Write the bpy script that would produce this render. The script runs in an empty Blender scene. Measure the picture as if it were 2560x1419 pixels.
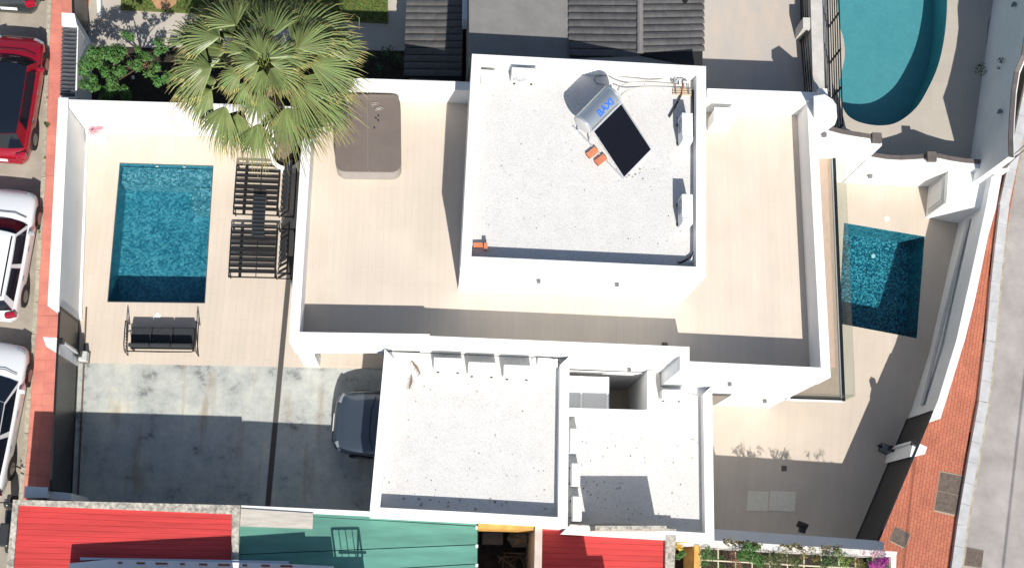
import bpy, bmesh, math, random
from math import sin, cos, pi, radians, sqrt
from mathutils import Vector, Matrix
from mathutils.geometry import tessellate_polygon

random.seed(7)
SC = bpy.context.scene
COL = SC.collection
# ------------------------------------------------------------------ camera
F, CX, CY, HC = 3115.0, 1280.0, 709.5, 38.0
AE = Vector((0.99727509, 0.03849663, 0.06293172))
AN = Vector((0.02265057, -0.97162895, 0.23542331))
AU = Vector((0.07020929, -0.23335636, -0.96985332))
cd = bpy.data.cameras.new("camera")
cam = bpy.data.objects.new("camera", cd)
COL.objects.link(cam)
right = Vector((AE[0], AN[0], AU[0])).normalized()
down = Vector((AE[1], AN[1], AU[1])).normalized()
fwd = right.cross(down)
down = fwd.cross(right)
cam.matrix_world = Matrix(((right[0], -down[0], -fwd[0], 0), (right[1], -down[1], -fwd[1], 0), (right[2], -down[2], -fwd[2], HC), (0, 0, 0, 1)))
cd.sensor_width = 36
cd.lens = F / 2560 * 36
cd.clip_end = 600
SC.camera = cam
# ------------------------------------------------------------------ light
EL = radians(44.0)
SH = Vector((-0.19, 0.98)).normalized()          # shadows fall this way
to_sun = Vector((-SH[0] * cos(EL), -SH[1] * cos(EL), sin(EL)))
w = bpy.data.worlds.new("World")
SC.world = w
w.use_nodes = True
nt = w.node_tree
sky = nt.nodes.new("ShaderNodeTexSky")
sky.sky_type = 'NISHITA'
sky.sun_disc = False
sky.sun_elevation = EL
sky.sun_rotation = math.atan2(to_sun[0], to_sun[1])
bg = nt.nodes["Background"]
bg.inputs[1].default_value = 0.088
nt.links.new(sky.outputs[0], bg.inputs[0])
sd = bpy.data.lights.new("sun", 'SUN')
sd.energy = 5.0
sd.angle = radians(0.5)
sd.color = (1.0, 0.955, 0.89)
so = bpy.data.objects.new("sun", sd)
COL.objects.link(so)
so.rotation_euler = to_sun.to_track_quat('Z', 'Y').to_euler()
so.location = (0, 0, 30)
SC.view_settings.view_transform = 'Standard'
SC.view_settings.look = 'None'
SC.view_settings.exposure = 0.27
SC.view_settings.gamma = 1.0
SC.view_settings.use_curve_mapping = False

# ------------------------------------------------------------------ survey helpers: photo point at a known height -> place
def ray(x, y):
    d = Vector(((x - CX) / F, (y - CY) / F, 1.0))
    return Vector((d.dot(AE), d.dot(AN), d.dot(AU)))
def at(x, y, z=0.0):
    r = ray(x, y)
    t = (z - HC) / r[2]
    return Vector((r[0] * t, r[1] * t, z))
def pts(l, z): return [at(x, y, z).xy for x, y in l]
def onwall(x, y, P0, P1):
    r = ray(x, y)
    d = (P1 - P0)
    n = Vector((-d[1], d[0]))
    t = P0.dot(n) / Vector((r[0], r[1])).dot(n)
    return Vector((r[0] * t, r[1] * t, HC + r[2] * t))

# ------------------------------------------------------------------ objects
WM = {}
def tag(o, label=None, cat=None, group=None, kind=None):
    if label: o["label"] = label
    if cat: o["category"] = cat
    if group: o["group"] = group
    if kind: o["kind"] = kind
    return o
def setparent(o, parent):
    o.parent = parent
    o.matrix_parent_inverse = WM[parent.name].inverted()
def thing(name, label, cat, loc=(0, 0, 0), group=None, kind=None):
    o = bpy.data.objects.new(name, None)
    o.empty_display_size = 0.2
    COL.objects.link(o)
    o.location = Vector((loc[0], loc[1], loc[2]))
    WM[o.name] = Matrix.Translation(o.location)
    return tag(o, label, cat, group, kind)
def copy_tree(o, parent=None):
    c = o.copy()
    COL.objects.link(c)
    WM[c.name] = WM[o.name].copy()
    if parent: c.parent = parent
    for ch in list(o.children): copy_tree(ch, c)
    return c
def place(o, loc, rz=0.0, s=1.0):
    o.location = loc
    o.rotation_euler = (0, 0, rz)
    o.scale = (s, s, s)

def pip(x, y, P):
    r = False; j = len(P) - 1
    for i in range(len(P)):
        if (P[i][1] > y) != (P[j][1] > y) and x < (P[j][0] - P[i][0]) * (y - P[i][1]) / (P[j][1] - P[i][1]) + P[i][0]: r = not r
        j = i
    return r

class MB:
    def __init__(s):
        s.v = []; s.f = []; s.m = []; s.mi = 0
    def add(s, vs, fs):
        b = len(s.v)
        s.v += [tuple(v) for v in vs]
        s.f += [tuple(i + b for i in f) for f in fs]
        s.m += [s.mi] * len(fs)
        return s
    def box(s, c, d, rz=0.0, M=None):
        x, y, z = d[0] / 2, d[1] / 2, d[2] / 2
        vs = [Vector((sx * x, sy * y, sz * z)) for sz in (-1, 1) for sx, sy in ((-1, -1), (1, -1), (1, 1), (-1, 1))]
        R = M if M is not None else Matrix.Rotation(rz, 3, 'Z')
        vs = [R @ v + Vector(c) for v in vs]
        return s.add(vs, [(3, 2, 1, 0), (4, 5, 6, 7), (0, 1, 5, 4), (1, 2, 6, 5), (2, 3, 7, 6), (3, 0, 4, 7)])
    def prism(s, P, z0, z1, holes=()):
        """P: 2D outline; z1 may be a list of heights for the top"""
        loops = [list(P)] + [list(h) for h in holes]
        tess = tessellate_polygon([[Vector((p[0], p[1], 0)) for p in l] for l in loops])
        flat = [p for l in loops for p in l]
        n = len(flat)
        zt = z1 if isinstance(z1, (list, tuple)) else [z1] * n
        vs = [(p[0], p[1], z0) for p in flat] + [(p[0], p[1], zt[i]) for i, p in enumerate(flat)]
        fs = []
        for t in tess:
            a, b, c = [flat[i] for i in t]
            ccw = (b[0] - a[0]) * (c[1] - a[1]) - (b[1] - a[1]) * (c[0] - a[0]) > 0
            t = tuple(t) if ccw else tuple(reversed(t))
            fs.append(tuple(i + n for i in t)); fs.append(tuple(reversed(t)))
        o = 0
        for li, l in enumerate(loops):
            m = len(l)
            area = sum(l[i][0] * l[(i + 1) % m][1] - l[(i + 1) % m][0] * l[i][1] for i in range(m))
            for i in range(m):
                a, b = o + i, o + (i + 1) % m
                q = (a, b, b + n, a + n)
                if (area > 0) == (li > 0): q = tuple(reversed(q))
                fs.append(q)
            o += m
        return s.add(vs, fs)
    def sheet(s, P, z, holes=()):
        loops = [list(P)] + [list(h) for h in holes]
        tess = tessellate_polygon([[Vector((p[0], p[1], 0)) for p in l] for l in loops])
        flat = [p for l in loops for p in l]
        fs = []
        for t in tess:
            a, b, c = [flat[i] for i in t]
            ccw = (b[0] - a[0]) * (c[1] - a[1]) - (b[1] - a[1]) * (c[0] - a[0]) > 0
            fs.append(tuple(t) if ccw else tuple(reversed(t)))
        return s.add([(p[0], p[1], z) for p in flat], fs)
    def tube(s, path, r, n=8, caps=True):
        path = [Vector(p) for p in path]
        rr = r if isinstance(r, (list, tuple)) else [r] * len(path)
        vs = []; fs = []
        up = Vector((0, 0, 1))
        for i, p in enumerate(path):
            t = (path[min(i + 1, len(path) - 1)] - path[max(i - 1, 0)]).normalized()
            a = t.cross(up)
            if a.length < 1e-3: a = t.cross(Vector((1, 0, 0)))
            a.normalize(); b = t.cross(a)
            for k in range(n):
                th = 2 * pi * k / n
                vs.append(p + (a * cos(th) + b * sin(th)) * rr[i])
        for i in range(len(path) - 1):
            for k in range(n):
                k2 = (k + 1) % n
                fs.append((i * n + k, i * n + k2, (i + 1) * n + k2, (i + 1) * n + k))
        if caps:
            fs.append(tuple(reversed(range(n)))); fs.append(tuple(range((len(path) - 1) * n, len(path) * n)))
        return s.add(vs, fs)
    def disc(s, c, r, z0, z1, n=24):
        P = [(c[0] + r * cos(2 * pi * k / n), c[1] + r * sin(2 * pi * k / n)) for k in range(n)]
        return s.prism(P, z0, z1)
    def build(s, name, mat, parent=None, smooth=False, bevel=0.0, **kw):
        vs = [Vector(v) for v in s.v]
        mn = Vector([min(v[i] for v in vs) for i in range(3)])
        mx = Vector([max(v[i] for v in vs) for i in range(3)])
        c = Vector(((mn[0] + mx[0]) / 2, (mn[1] + mx[1]) / 2, mn[2]))
        me = bpy.data.meshes.new(name)
        me.from_pydata([v - c for v in vs], [], s.f)
        mats = mat if isinstance(mat, (list, tuple)) else [mat]
        for m in mats: me.materials.append(m)
        if len(mats) > 1: me.polygons.foreach_set("material_index", s.m)
        if smooth: me.polygons.foreach_set("use_smooth", [True] * len(me.polygons))
        me.update()
        o = bpy.data.objects.new(name, me)
        COL.objects.link(o)
        o.location = c
        WM[o.name] = Matrix.Translation(c)
        if parent: setparent(o, parent)
        if bevel:
            b = o.modifiers.new("bevel", 'BEVEL')
            b.width = bevel; b.segments = 2; b.limit_method = 'ANGLE'
        return tag(o, **kw)

# ------------------------------------------------------------------ materials
def mat(name, col, rough=0.7, var=0.0, vscale=3.0, bump=0.0, bscale=30.0, metal=0.0, island=0.0, detail=5, spec=0.5, col2=None, coat=0.0, stretch=None, obj_rand=0.0):
    m = bpy.data.materials.new(name)
    m.use_nodes = True
    t = m.node_tree; N = t.nodes; L = t.links
    b = N["Principled BSDF"]
    b.inputs["Base Color"].default_value = (*col, 1)
    b.inputs["Roughness"].default_value = rough
    b.inputs["Metallic"].default_value = metal
    b.inputs["Specular IOR Level"].default_value = spec
    if coat: b.inputs["Coat Weight"].default_value = coat; b.inputs["Coat Roughness"].default_value = 0.05
    g = N.new("ShaderNodeNewGeometry")
    mp = N.new("ShaderNodeMapping")
    L.new(g.outputs["Position"], mp.inputs[0])
    if stretch: mp.inputs["Scale"].default_value = stretch
    cur = None
    if var or col2:
        n1 = N.new("ShaderNodeTexNoise"); n1.inputs["Scale"].default_value = vscale; n1.inputs["Detail"].default_value = detail
        n1.inputs["Roughness"].default_value = 0.62
        L.new(mp.outputs[0], n1.inputs[0])
        r = N.new("ShaderNodeMapRange")
        r.inputs[1].default_value = 0.32; r.inputs[2].default_value = 0.68
        L.new(n1.outputs[0], r.inputs[0])
        mx = N.new("ShaderNodeMix"); mx.data_type = 'RGBA'
        c2 = col2 if col2 else tuple(c * (1 - var) for c in col)
        c1 = col if col2 else tuple(min(1, c * (1 + var * 0.6)) for c in col)
        mx.inputs[6].default_value = (*c1, 1); mx.inputs[7].default_value = (*c2, 1)
        L.new(r.outputs[0], mx.inputs[0])
        cur = mx.outputs[2]
    for amt, src in ((island, "isl"), (obj_rand, "obj")):
        if not amt: continue
        if src == "isl": ro = g.outputs["Random Per Island"]
        else:
            oi = N.new("ShaderNodeObjectInfo"); ro = oi.outputs["Random"]
        hs = N.new("ShaderNodeHueSaturation")
        rr = N.new("ShaderNodeMapRange"); rr.inputs[3].default_value = 1 - amt; rr.inputs[4].default_value = 1 + amt
        L.new(ro, rr.inputs[0]); L.new(rr.outputs[0], hs.inputs["Value"])
        r2 = N.new("ShaderNodeMapRange"); r2.inputs[3].default_value = 0.5 - amt * 0.05; r2.inputs[4].default_value = 0.5 + amt * 0.05
        L.new(ro, r2.inputs[0]); L.new(r2.outputs[0], hs.inputs["Hue"])
        if cur is None: hs.inputs["Color"].default_value = (*col, 1)
        else: L.new(cur, hs.inputs["Color"])
        cur = hs.outputs[0]
    if cur is not None: L.new(cur, b.inputs["Base Color"])
    if bump:
        n2 = N.new("ShaderNodeTexNoise"); n2.inputs["Scale"].default_value = bscale; n2.inputs["Detail"].default_value = 4
        L.new(mp.outputs[0], n2.inputs[0])
        bp = N.new("ShaderNodeBump"); bp.inputs["Strength"].default_value = bump; bp.inputs["Distance"].default_value = 0.02
        L.new(n2.outputs[0], bp.inputs["Height"]); L.new(bp.outputs[0], b.inputs["Normal"])
    m["b"] = 1
    return m
def nodes(m): return m.node_tree, m.node_tree.nodes, m.node_tree.links, m.node_tree.nodes["Principled BSDF"]

white = mat("white_render", (0.77, 0.775, 0.77), 0.85, var=0.07, vscale=0.9, bump=0.10, bscale=40, spec=0.2)
white_old = mat("weathered_white_render", (0.68, 0.66, 0.62), 0.9, var=0.22, vscale=3.0, bump=0.25, bscale=30, spec=0.2)
conc_cap = mat("speckled_concrete", (0.46, 0.43, 0.37), 0.95, var=0.6, vscale=9, bump=0.5, bscale=40, spec=0.2)
conc_wall = mat("pale_concrete", (0.50, 0.48, 0.44), 0.9, var=0.15, vscale=2.5, bump=0.2, bscale=30, spec=0.2)
black_metal = mat("black_metal", (0.014, 0.0135, 0.014), 0.45, var=0.2, vscale=4)
gate_metal = mat("dark_gate_sheet", (0.030, 0.029, 0.027), 0.36, var=0.25, vscale=1.2, bump=0.05, bscale=12)
dark_fabric = mat("charcoal_fabric", (0.030, 0.033, 0.038), 0.9, var=0.3, vscale=20, bump=0.3, bscale=200)
asphalt = mat("road_asphalt", (0.36, 0.32, 0.265), 0.92, var=0.22, vscale=1.2, bump=0.5, bscale=60, detail=8, spec=0.2)
asphalt_e = mat("road_concrete", (0.37, 0.34, 0.32), 0.92, var=0.24, vscale=0.8, bump=0.4, bscale=60, detail=9, spec=0.2)
kerb_m = mat("kerb_stone", (0.40, 0.37, 0.29), 0.9, var=0.3, vscale=8, bump=0.3, bscale=40, obj_rand=0.12, spec=0.2)
kerb_e = mat("kerb_stone_grey", (0.47, 0.475, 0.48), 0.9, var=0.14, vscale=3, bump=0.3, bscale=40, obj_rand=0.04, spec=0.2)
red_tile = mat("red_pavement_tile", (0.60, 0.215, 0.165), 0.7, var=0.18, vscale=1.6, bump=0.3, bscale=40, obj_rand=0.05, spec=0.3)
brick_pav = mat("terracotta_paver", (0.45, 0.16, 0.10), 0.85, var=0.14, vscale=1.6, bump=0.3, bscale=60, island=0.05, spec=0.2)
joint_m = mat("mortar_bed", (0.40, 0.15, 0.10), 0.95, var=0.2, vscale=5, spec=0.1)
roof_tile = mat("dark_roof_tile", (0.085, 0.083, 0.083), 0.75, var=0.22, vscale=6, bump=0.3, bscale=50, obj_rand=0.14)
roof_under = mat("roof_underlay", (0.015, 0.015, 0.016), 0.9)
coping_tile = mat("dark_coping_tile", (0.05, 0.052, 0.058), 0.6, var=0.2, vscale=8, obj_rand=0.15)
grey_roof = mat("grey_flat_roof", (0.205, 0.20, 0.19), 0.9, var=0.12, vscale=2.2, bump=0.3, bscale=60, spec=0.2)
red_roof = mat("red_roof_sheet", (0.56, 0.045, 0.042), 0.6, var=0.24, vscale=1.3, stretch=(0.35, 6, 1), bump=0.08, bscale=6)
green_roof = mat("green_roof_sheet", (0.10, 0.275, 0.215), 0.55, var=0.22, vscale=1.3, stretch=(0.5, 3, 1), obj_rand=0.06)
green_dark = mat("green_seam", (0.01, 0.06, 0.05), 0.6)
ochre = mat("ochre_wall", (0.62, 0.33, 0.08), 0.85, var=0.25, vscale=4)
coping_brown = mat("brown_coping", (0.125, 0.105, 0.098), 0.75, var=0.2, vscale=5)
soil = mat("dark_soil", (0.035, 0.026, 0.018), 1.0, var=0.4, vscale=6, bump=0.8, bscale=30)
lawn_m = mat("lawn_ground", (0.075, 0.115, 0.022), 0.95, var=0.4, vscale=5, bump=0.9, bscale=60, col2=(0.14, 0.15, 0.04))
sandy = mat("sandy_patch", (0.42, 0.24, 0.12), 0.95, var=0.2, vscale=5)
hedge_m = mat("leaf_green", (0.058, 0.135, 0.028), 0.5, island=0.45, spec=0.3)
leaf_dark = mat("leaf_dark", (0.045, 0.085, 0.025), 0.55, island=0.5, spec=0.3)
leaf_yel = mat("leaf_yellowish", (0.16, 0.13, 0.035), 0.6, island=0.4, spec=0.2)
petal = mat("magenta_petal", (0.36, 0.04, 0.26), 0.6, island=0.4, spec=0.2)
petal_p = mat("pale_pink_petal", (0.60, 0.28, 0.36), 0.7, island=0.35, spec=0.2)
bark = mat("palm_bark", (0.22, 0.165, 0.115), 0.95, var=0.4, vscale=10, bump=0.8, bscale=25, stretch=(1, 1, 4))
twig = mat("twig_bark", (0.13, 0.09, 0.06), 0.95, var=0.3, vscale=10)
frond_m = mat("palm_leaf", (0.15, 0.21, 0.08), 0.42, island=0.30, spec=0.5, var=0.35, vscale=1.8, col2=(0.20, 0.235, 0.085))
frond_t = mat("palm_leaf_tip", (0.30, 0.27, 0.10), 0.7, island=0.3)
petiole = mat("palm_petiole", (0.20, 0.23, 0.06), 0.5, obj_rand=0.15)
steel = mat("tank_steel", (0.55, 0.60, 0.64), 0.28, metal=0.75, var=0.06, vscale=3)
steel_end = mat("tank_end_grey", (0.52, 0.52, 0.53), 0.4, metal=0.3)
alu = mat("aluminium_frame", (0.62, 0.65, 0.68), 0.4, metal=0.5)
absorber = mat("collector_glass", (0.008, 0.009, 0.014), 0.12, spec=0.12)
blue_ink = mat("blue_lettering", (0.02, 0.13, 0.60), 0.5)
ac_white = mat("white_casing", (0.76, 0.78, 0.78), 0.5, var=0.05, vscale=4)
ac_dark = mat("fan_grille", (0.12, 0.13, 0.14), 0.6)
cable_m = mat("grey_pipe", (0.16, 0.155, 0.15), 0.6)
cable_l = mat("pale_pipe", (0.50, 0.47, 0.42), 0.6)
insul = mat("black_pipe_insulation", (0.04, 0.034, 0.032), 0.8)
brick_or = mat("hollow_brick", (0.58, 0.20, 0.10), 0.85, var=0.15, vscale=12, obj_rand=0.1)
cover_brown = mat("spa_cover_vinyl", (0.165, 0.135, 0.118), 0.6, var=0.08, vscale=2, bump=0.06, bscale=8)
spa_side = mat("spa_cabinet", (0.30, 0.28, 0.255), 0.6, var=0.1)
rubber = mat("tyre_rubber", (0.018, 0.018, 0.018), 0.8)
rim_m = mat("wheel_rim", (0.30, 0.30, 0.31), 0.35, metal=0.8)
glass_dark = mat("car_glass", (0.008, 0.012, 0.020), 0.06, spec=0.6)
lamp_red = mat("tail_lamp_red", (0.35, 0.01, 0.03), 0.15, coat=0.5)
lamp_clear = mat("head_lamp", (0.35, 0.38, 0.40), 0.12, metal=0.4, coat=0.5)
plate_m = mat("number_plate", (0.72, 0.73, 0.72), 0.4)
chrome = mat("chrome_trim", (0.65, 0.66, 0.68), 0.15, metal=0.9)
frame_grey = mat("window_frame_grey", (0.10, 0.10, 0.10), 0.5)
wood_floor = mat("balcony_deck", (0.45, 0.34, 0.26), 0.7, var=0.1, vscale=3, stretch=(5, 1, 1))
iron = mat("cast_iron_cover", (0.13, 0.10, 0.082), 0.8, var=0.35, vscale=9, bump=0.4, bscale=50)
lid_w = mat("skimmer_lid", (0.80, 0.78, 0.72), 0.6)
canvas = mat("crumpled_canvas", (0.30, 0.25, 0.19), 0.95, var=0.3, vscale=6, bump=0.6, bscale=12)
mat_beige = mat("doormat_weave", (0.66, 0.62, 0.52), 0.95, var=0.10, vscale=12, bump=0.3, bscale=90)

def plank_material(name, c1, c2, rot=0.0, bw=1.2, rh=0.2, joint=0.82):
    m = mat(name, c1, 0.62, spec=0.25)
    t, N, L, b = nodes(m)
    g = N.new("ShaderNodeNewGeometry"); mp = N.new("ShaderNodeMapping")
    mp.inputs["Rotation"].default_value = (0, 0, rot)
    L.new(g.outputs["Position"], mp.inputs[0])
    br = N.new("ShaderNodeTexBrick")
    br.inputs["Scale"].default_value = 1.0
    br.inputs["Brick Width"].default_value = bw; br.inputs["Row Height"].default_value = rh
    br.inputs["Mortar Size"].default_value = 0.004; br.inputs["Mortar Smooth"].default_value = 0.3
    br.offset = 0.37
    br.inputs["Color1"].default_value = (*c1, 1); br.inputs["Color2"].default_value = (*c2, 1)
    br.inputs["Mortar"].default_value = (*[c * joint for c in c1], 1)
    L.new(mp.outputs[0], br.inputs[0])
    n = N.new("ShaderNodeTexNoise"); n.inputs["Scale"].default_value = 1.1; n.inputs["Detail"].default_value = 7
    mp2 = N.new("ShaderNodeMapping"); mp2.inputs["Scale"].default_value = (0.25, 2.6, 1)
    L.new(mp.outputs[0], mp2.inputs[0]); L.new(mp2.outputs[0], n.inputs[0])
    rr = N.new("ShaderNodeMapRange"); rr.inputs[1].default_value = .3; rr.inputs[2].default_value = .7; rr.inputs[3].default_value = 0.965; rr.inputs[4].default_value = 1.02
    L.new(n.outputs[0], rr.inputs[0])
    n3 = N.new("ShaderNodeTexNoise"); n3.inputs["Scale"].default_value = 0.5; n3.inputs["Detail"].default_value = 6
    L.new(g.outputs["Position"], n3.inputs[0])
    r3 = N.new("ShaderNodeMapRange"); r3.inputs[1].default_value = .35; r3.inputs[2].default_value = .65; r3.inputs[3].default_value = 0.93; r3.inputs[4].default_value = 1.04
    L.new(n3.outputs[0], r3.inputs[0])
    ml = N.new("ShaderNodeMath"); ml.operation = 'MULTIPLY'; L.new(rr.outputs[0], ml.inputs[0]); L.new(r3.outputs[0], ml.inputs[1])
    hs = N.new("ShaderNodeHueSaturation")
    L.new(br.outputs[0], hs.inputs["Color"]); L.new(ml.outputs[0], hs.inputs["Value"])
    L.new(hs.outputs[0], b.inputs["Base Color"])
    bp = N.new("ShaderNodeBump"); bp.inputs["Strength"].default_value = 0.4; bp.inputs["Distance"].default_value = 0.004
    L.new(br.outputs["Fac"], bp.inputs["Height"]); bp.invert = True
    L.new(bp.outputs[0], b.inputs["Normal"])
    return m
deck_m = plank_material("plank_porcelain_floor", (0.60, 0.522, 0.43), (0.59, 0.51, 0.42), rot=pi / 2 + 0.02)
deck_t = plank_material("terrace_plank_floor", (0.61, 0.535, 0.448), (0.60, 0.525, 0.438), rot=pi / 2 - 0.01, joint=0.88)
deck_e = plank_material("patio_plank_floor", (0.55, 0.478, 0.395), (0.54, 0.468, 0.385), rot=pi / 2 + 0.12, bw=0.9, rh=0.3, joint=0.86)
stone_n = mat("neighbour_stone_floor", (0.50, 0.42, 0.345), 0.7, vscale=1.1, col2=(0.39, 0.375, 0.355), stretch=(1.3, 0.45, 1), bump=0.2, bscale=20, detail=9)
paving_n = plank_material("neighbour_paving", (0.47, 0.43, 0.37), (0.45, 0.41, 0.35), rot=0.0, bw=0.6, rh=0.6, joint=0.92)
paving_ne = plank_material("pool_deck_paving", (0.44, 0.40, 0.34), (0.42, 0.38, 0.325), rot=0.02, bw=1.1, rh=1.1, joint=0.8)

def gravel_material(name):
    m = mat(name, (0.66, 0.65, 0.62), 0.95, spec=0.15)
    t, N, L, b = nodes(m)
    g = N.new("ShaderNodeNewGeometry")
    v = N.new("ShaderNodeTexVoronoi"); v.inputs["Scale"].default_value = 46.0
    L.new(g.outputs["Position"], v.inputs[0])
    bw = N.new("ShaderNodeSeparateColor"); L.new(v.outputs["Color"], bw.inputs[0])
    cr = N.new("ShaderNodeValToRGB")
    e = cr.color_ramp.elements
    e[0].position = 0.0; e[0].color = (0.47, 0.46, 0.435, 1)
    e[1].position = 1.0; e[1].color = (0.64, 0.63, 0.61, 1)
    a = cr.color_ramp.elements.new(0.10); a.color = (0.56, 0.55, 0.53, 1)
    a = cr.color_ramp.elements.new(0.35); a.color = (0.60, 0.59, 0.57, 1)
    L.new(bw.outputs[0], cr.inputs[0])
    n = N.new("ShaderNodeTexNoise"); n.inputs["Scale"].default_value = 2.2; n.inputs["Detail"].default_value = 8
    L.new(g.outputs["Position"], n.inputs[0])
    r = N.new("ShaderNodeMapRange"); r.inputs[1].default_value = .3; r.inputs[2].default_value = .7; r.inputs[3].default_value = .97; r.inputs[4].default_value = 1.04
    L.new(n.outputs[0], r.inputs[0])
    hs = N.new("ShaderNodeHueSaturation"); L.new(cr.outputs[0], hs.inputs["Color"]); L.new(r.outputs[0], hs.inputs["Value"])
    L.new(hs.outputs[0], b.inputs["Base Color"])
    bp = N.new("ShaderNodeBump"); bp.inputs["Strength"].default_value = 0.45; bp.inputs["Distance"].default_value = 0.014; bp.invert = True
    L.new(v.outputs["Distance"], bp.inputs["Height"]); L.new(bp.outputs[0], b.inputs["Normal"])
    return m
gravel_m = gravel_material("white_roof_gravel")

def stained_concrete():
    m = mat("stained_driveway", (0.4, 0.4, 0.4), 0.75, spec=0.3)
    t, N, L, b = nodes(m)
    g = N.new("ShaderNodeNewGeometry")
    n = N.new("ShaderNodeTexNoise"); n.inputs["Scale"].default_value = 0.9; n.inputs["Detail"].default_value = 12; n.inputs["Roughness"].default_value = .74
    L.new(g.outputs["Position"], n.inputs[0])
    cr = N.new("ShaderNodeValToRGB"); e = cr.color_ramp.elements
    e[0].position = 0.36; e[0].color = (0.17, 0.18, 0.175, 1)
    e[1].position = 0.66; e[1].color = (0.58, 0.565, 0.46, 1)
    a = cr.color_ramp.elements.new(0.43); a.color = (0.37, 0.385, 0.365, 1)
    a = cr.color_ramp.elements.new(0.55); a.color = (0.47, 0.485, 0.445, 1)
    L.new(n.outputs[0], cr.inputs[0])
    n2 = N.new("ShaderNodeTexNoise"); n2.inputs["Scale"].default_value = 0.9; n2.inputs["Detail"].default_value = 5
    mp = N.new("ShaderNodeMapping"); mp.inputs["Scale"].default_value = (3.0, 0.5, 1); mp.inputs["Location"].default_value = (4, 9, 0)
    L.new(g.outputs["Position"], mp.inputs[0]); L.new(mp.outputs[0], n2.inputs[0])
    r = N.new("ShaderNodeMapRange"); r.inputs[1].default_value = .55; r.inputs[2].default_value = .75; r.inputs[3].default_value = 0; r.inputs[4].default_value = 0.7
    L.new(n2.outputs[0], r.inputs[0])
    mx = N.new("ShaderNodeMix"); mx.data_type = 'RGBA'; mx.inputs[7].default_value = (0.30, 0.215, 0.13, 1)
    L.new(r.outputs[0], mx.inputs[0]); L.new(cr.outputs[0], mx.inputs[6])
    L.new(mx.outputs[2], b.inputs["Base Color"])
    n3 = N.new("ShaderNodeTexNoise"); n3.inputs["Scale"].default_value = 50
    L.new(g.outputs["Position"], n3.inputs[0])
    bp = N.new("ShaderNodeBump"); bp.inputs["Strength"].default_value = .2; bp.inputs["Distance"].default_value = .01
    L.new(n3.outputs[0], bp.inputs["Height"]); L.new(bp.outputs[0], b.inputs["Normal"])
    return m
drive_m = stained_concrete()

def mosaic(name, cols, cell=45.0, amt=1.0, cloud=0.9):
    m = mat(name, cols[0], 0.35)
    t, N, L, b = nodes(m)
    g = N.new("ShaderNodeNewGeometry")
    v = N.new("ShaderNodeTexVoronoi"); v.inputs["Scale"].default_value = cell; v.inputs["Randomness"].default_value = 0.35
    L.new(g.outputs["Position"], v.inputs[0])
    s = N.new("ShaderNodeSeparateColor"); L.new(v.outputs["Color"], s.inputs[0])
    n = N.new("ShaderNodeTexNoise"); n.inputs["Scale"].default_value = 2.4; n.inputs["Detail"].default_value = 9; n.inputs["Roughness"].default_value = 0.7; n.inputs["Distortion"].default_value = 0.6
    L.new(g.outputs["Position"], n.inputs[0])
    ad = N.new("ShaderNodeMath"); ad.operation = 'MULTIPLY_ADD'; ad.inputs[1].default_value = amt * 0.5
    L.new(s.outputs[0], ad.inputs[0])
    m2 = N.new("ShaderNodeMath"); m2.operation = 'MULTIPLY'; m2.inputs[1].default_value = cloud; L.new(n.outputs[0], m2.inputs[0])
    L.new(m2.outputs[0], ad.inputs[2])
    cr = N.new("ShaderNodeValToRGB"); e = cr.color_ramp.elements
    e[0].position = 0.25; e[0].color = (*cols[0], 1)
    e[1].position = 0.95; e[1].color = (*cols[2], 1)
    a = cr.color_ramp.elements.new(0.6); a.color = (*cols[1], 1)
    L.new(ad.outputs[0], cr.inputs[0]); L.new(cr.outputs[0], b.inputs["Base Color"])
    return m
pool_w = mosaic("blue_pool_ripple_mosaic", ((0.004, 0.065, 0.11), (0.030, 0.205, 0.285), (0.12, 0.40, 0.47)), 16.0, 0.7, 1.0)  # tile variation; its cloudy noise also paints caustic-like ripple into the colour
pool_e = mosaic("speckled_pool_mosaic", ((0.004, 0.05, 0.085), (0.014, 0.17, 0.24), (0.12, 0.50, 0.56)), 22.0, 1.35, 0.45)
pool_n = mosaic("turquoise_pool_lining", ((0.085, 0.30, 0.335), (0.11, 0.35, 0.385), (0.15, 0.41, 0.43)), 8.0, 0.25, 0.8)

def water(name, tint, bump=0.25, scale=4.0):
    m = bpy.data.materials.new(name); m.use_nodes = True
    t = m.node_tree; N = t.nodes; L = t.links
    N.remove(N["Principled BSDF"])
    out = N["Material Output"]
    tr = N.new("ShaderNodeBsdfTransparent"); tr.inputs[0].default_value = (*tint, 1)
    gl = N.new("ShaderNodeBsdfGlossy"); gl.inputs["Roughness"].default_value = 0.02
    fr = N.new("ShaderNodeFresnel"); fr.inputs[0].default_value = 1.33
    mx = N.new("ShaderNodeMixShader")
    g = N.new("ShaderNodeNewGeometry")
    n = N.new("ShaderNodeTexNoise"); n.inputs["Scale"].default_value = scale; n.inputs["Detail"].default_value = 3; n.inputs["Distortion"].default_value = 1.0
    L.new(g.outputs["Position"], n.inputs[0])
    bp = N.new("ShaderNodeBump"); bp.inputs["Strength"].default_value = bump; bp.inputs["Distance"].default_value = 0.15
    L.new(n.outputs[0], bp.inputs["Height"]); L.new(bp.outputs[0], gl.inputs["Normal"]); L.new(bp.outputs[0], fr.inputs["Normal"])
    L.new(fr.outputs[0], mx.inputs[0]); L.new(tr.outputs[0], mx.inputs[1]); L.new(gl.outputs[0], mx.inputs[2])
    L.new(mx.outputs[0], out.inputs[0])
    return m
water_w = water("pool_water_clear", (0.80, 0.94, 0.96), 0.07, 9)
water_n = water("pool_water_calm", (0.88, 0.96, 0.97), 0.015, 3)
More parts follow.
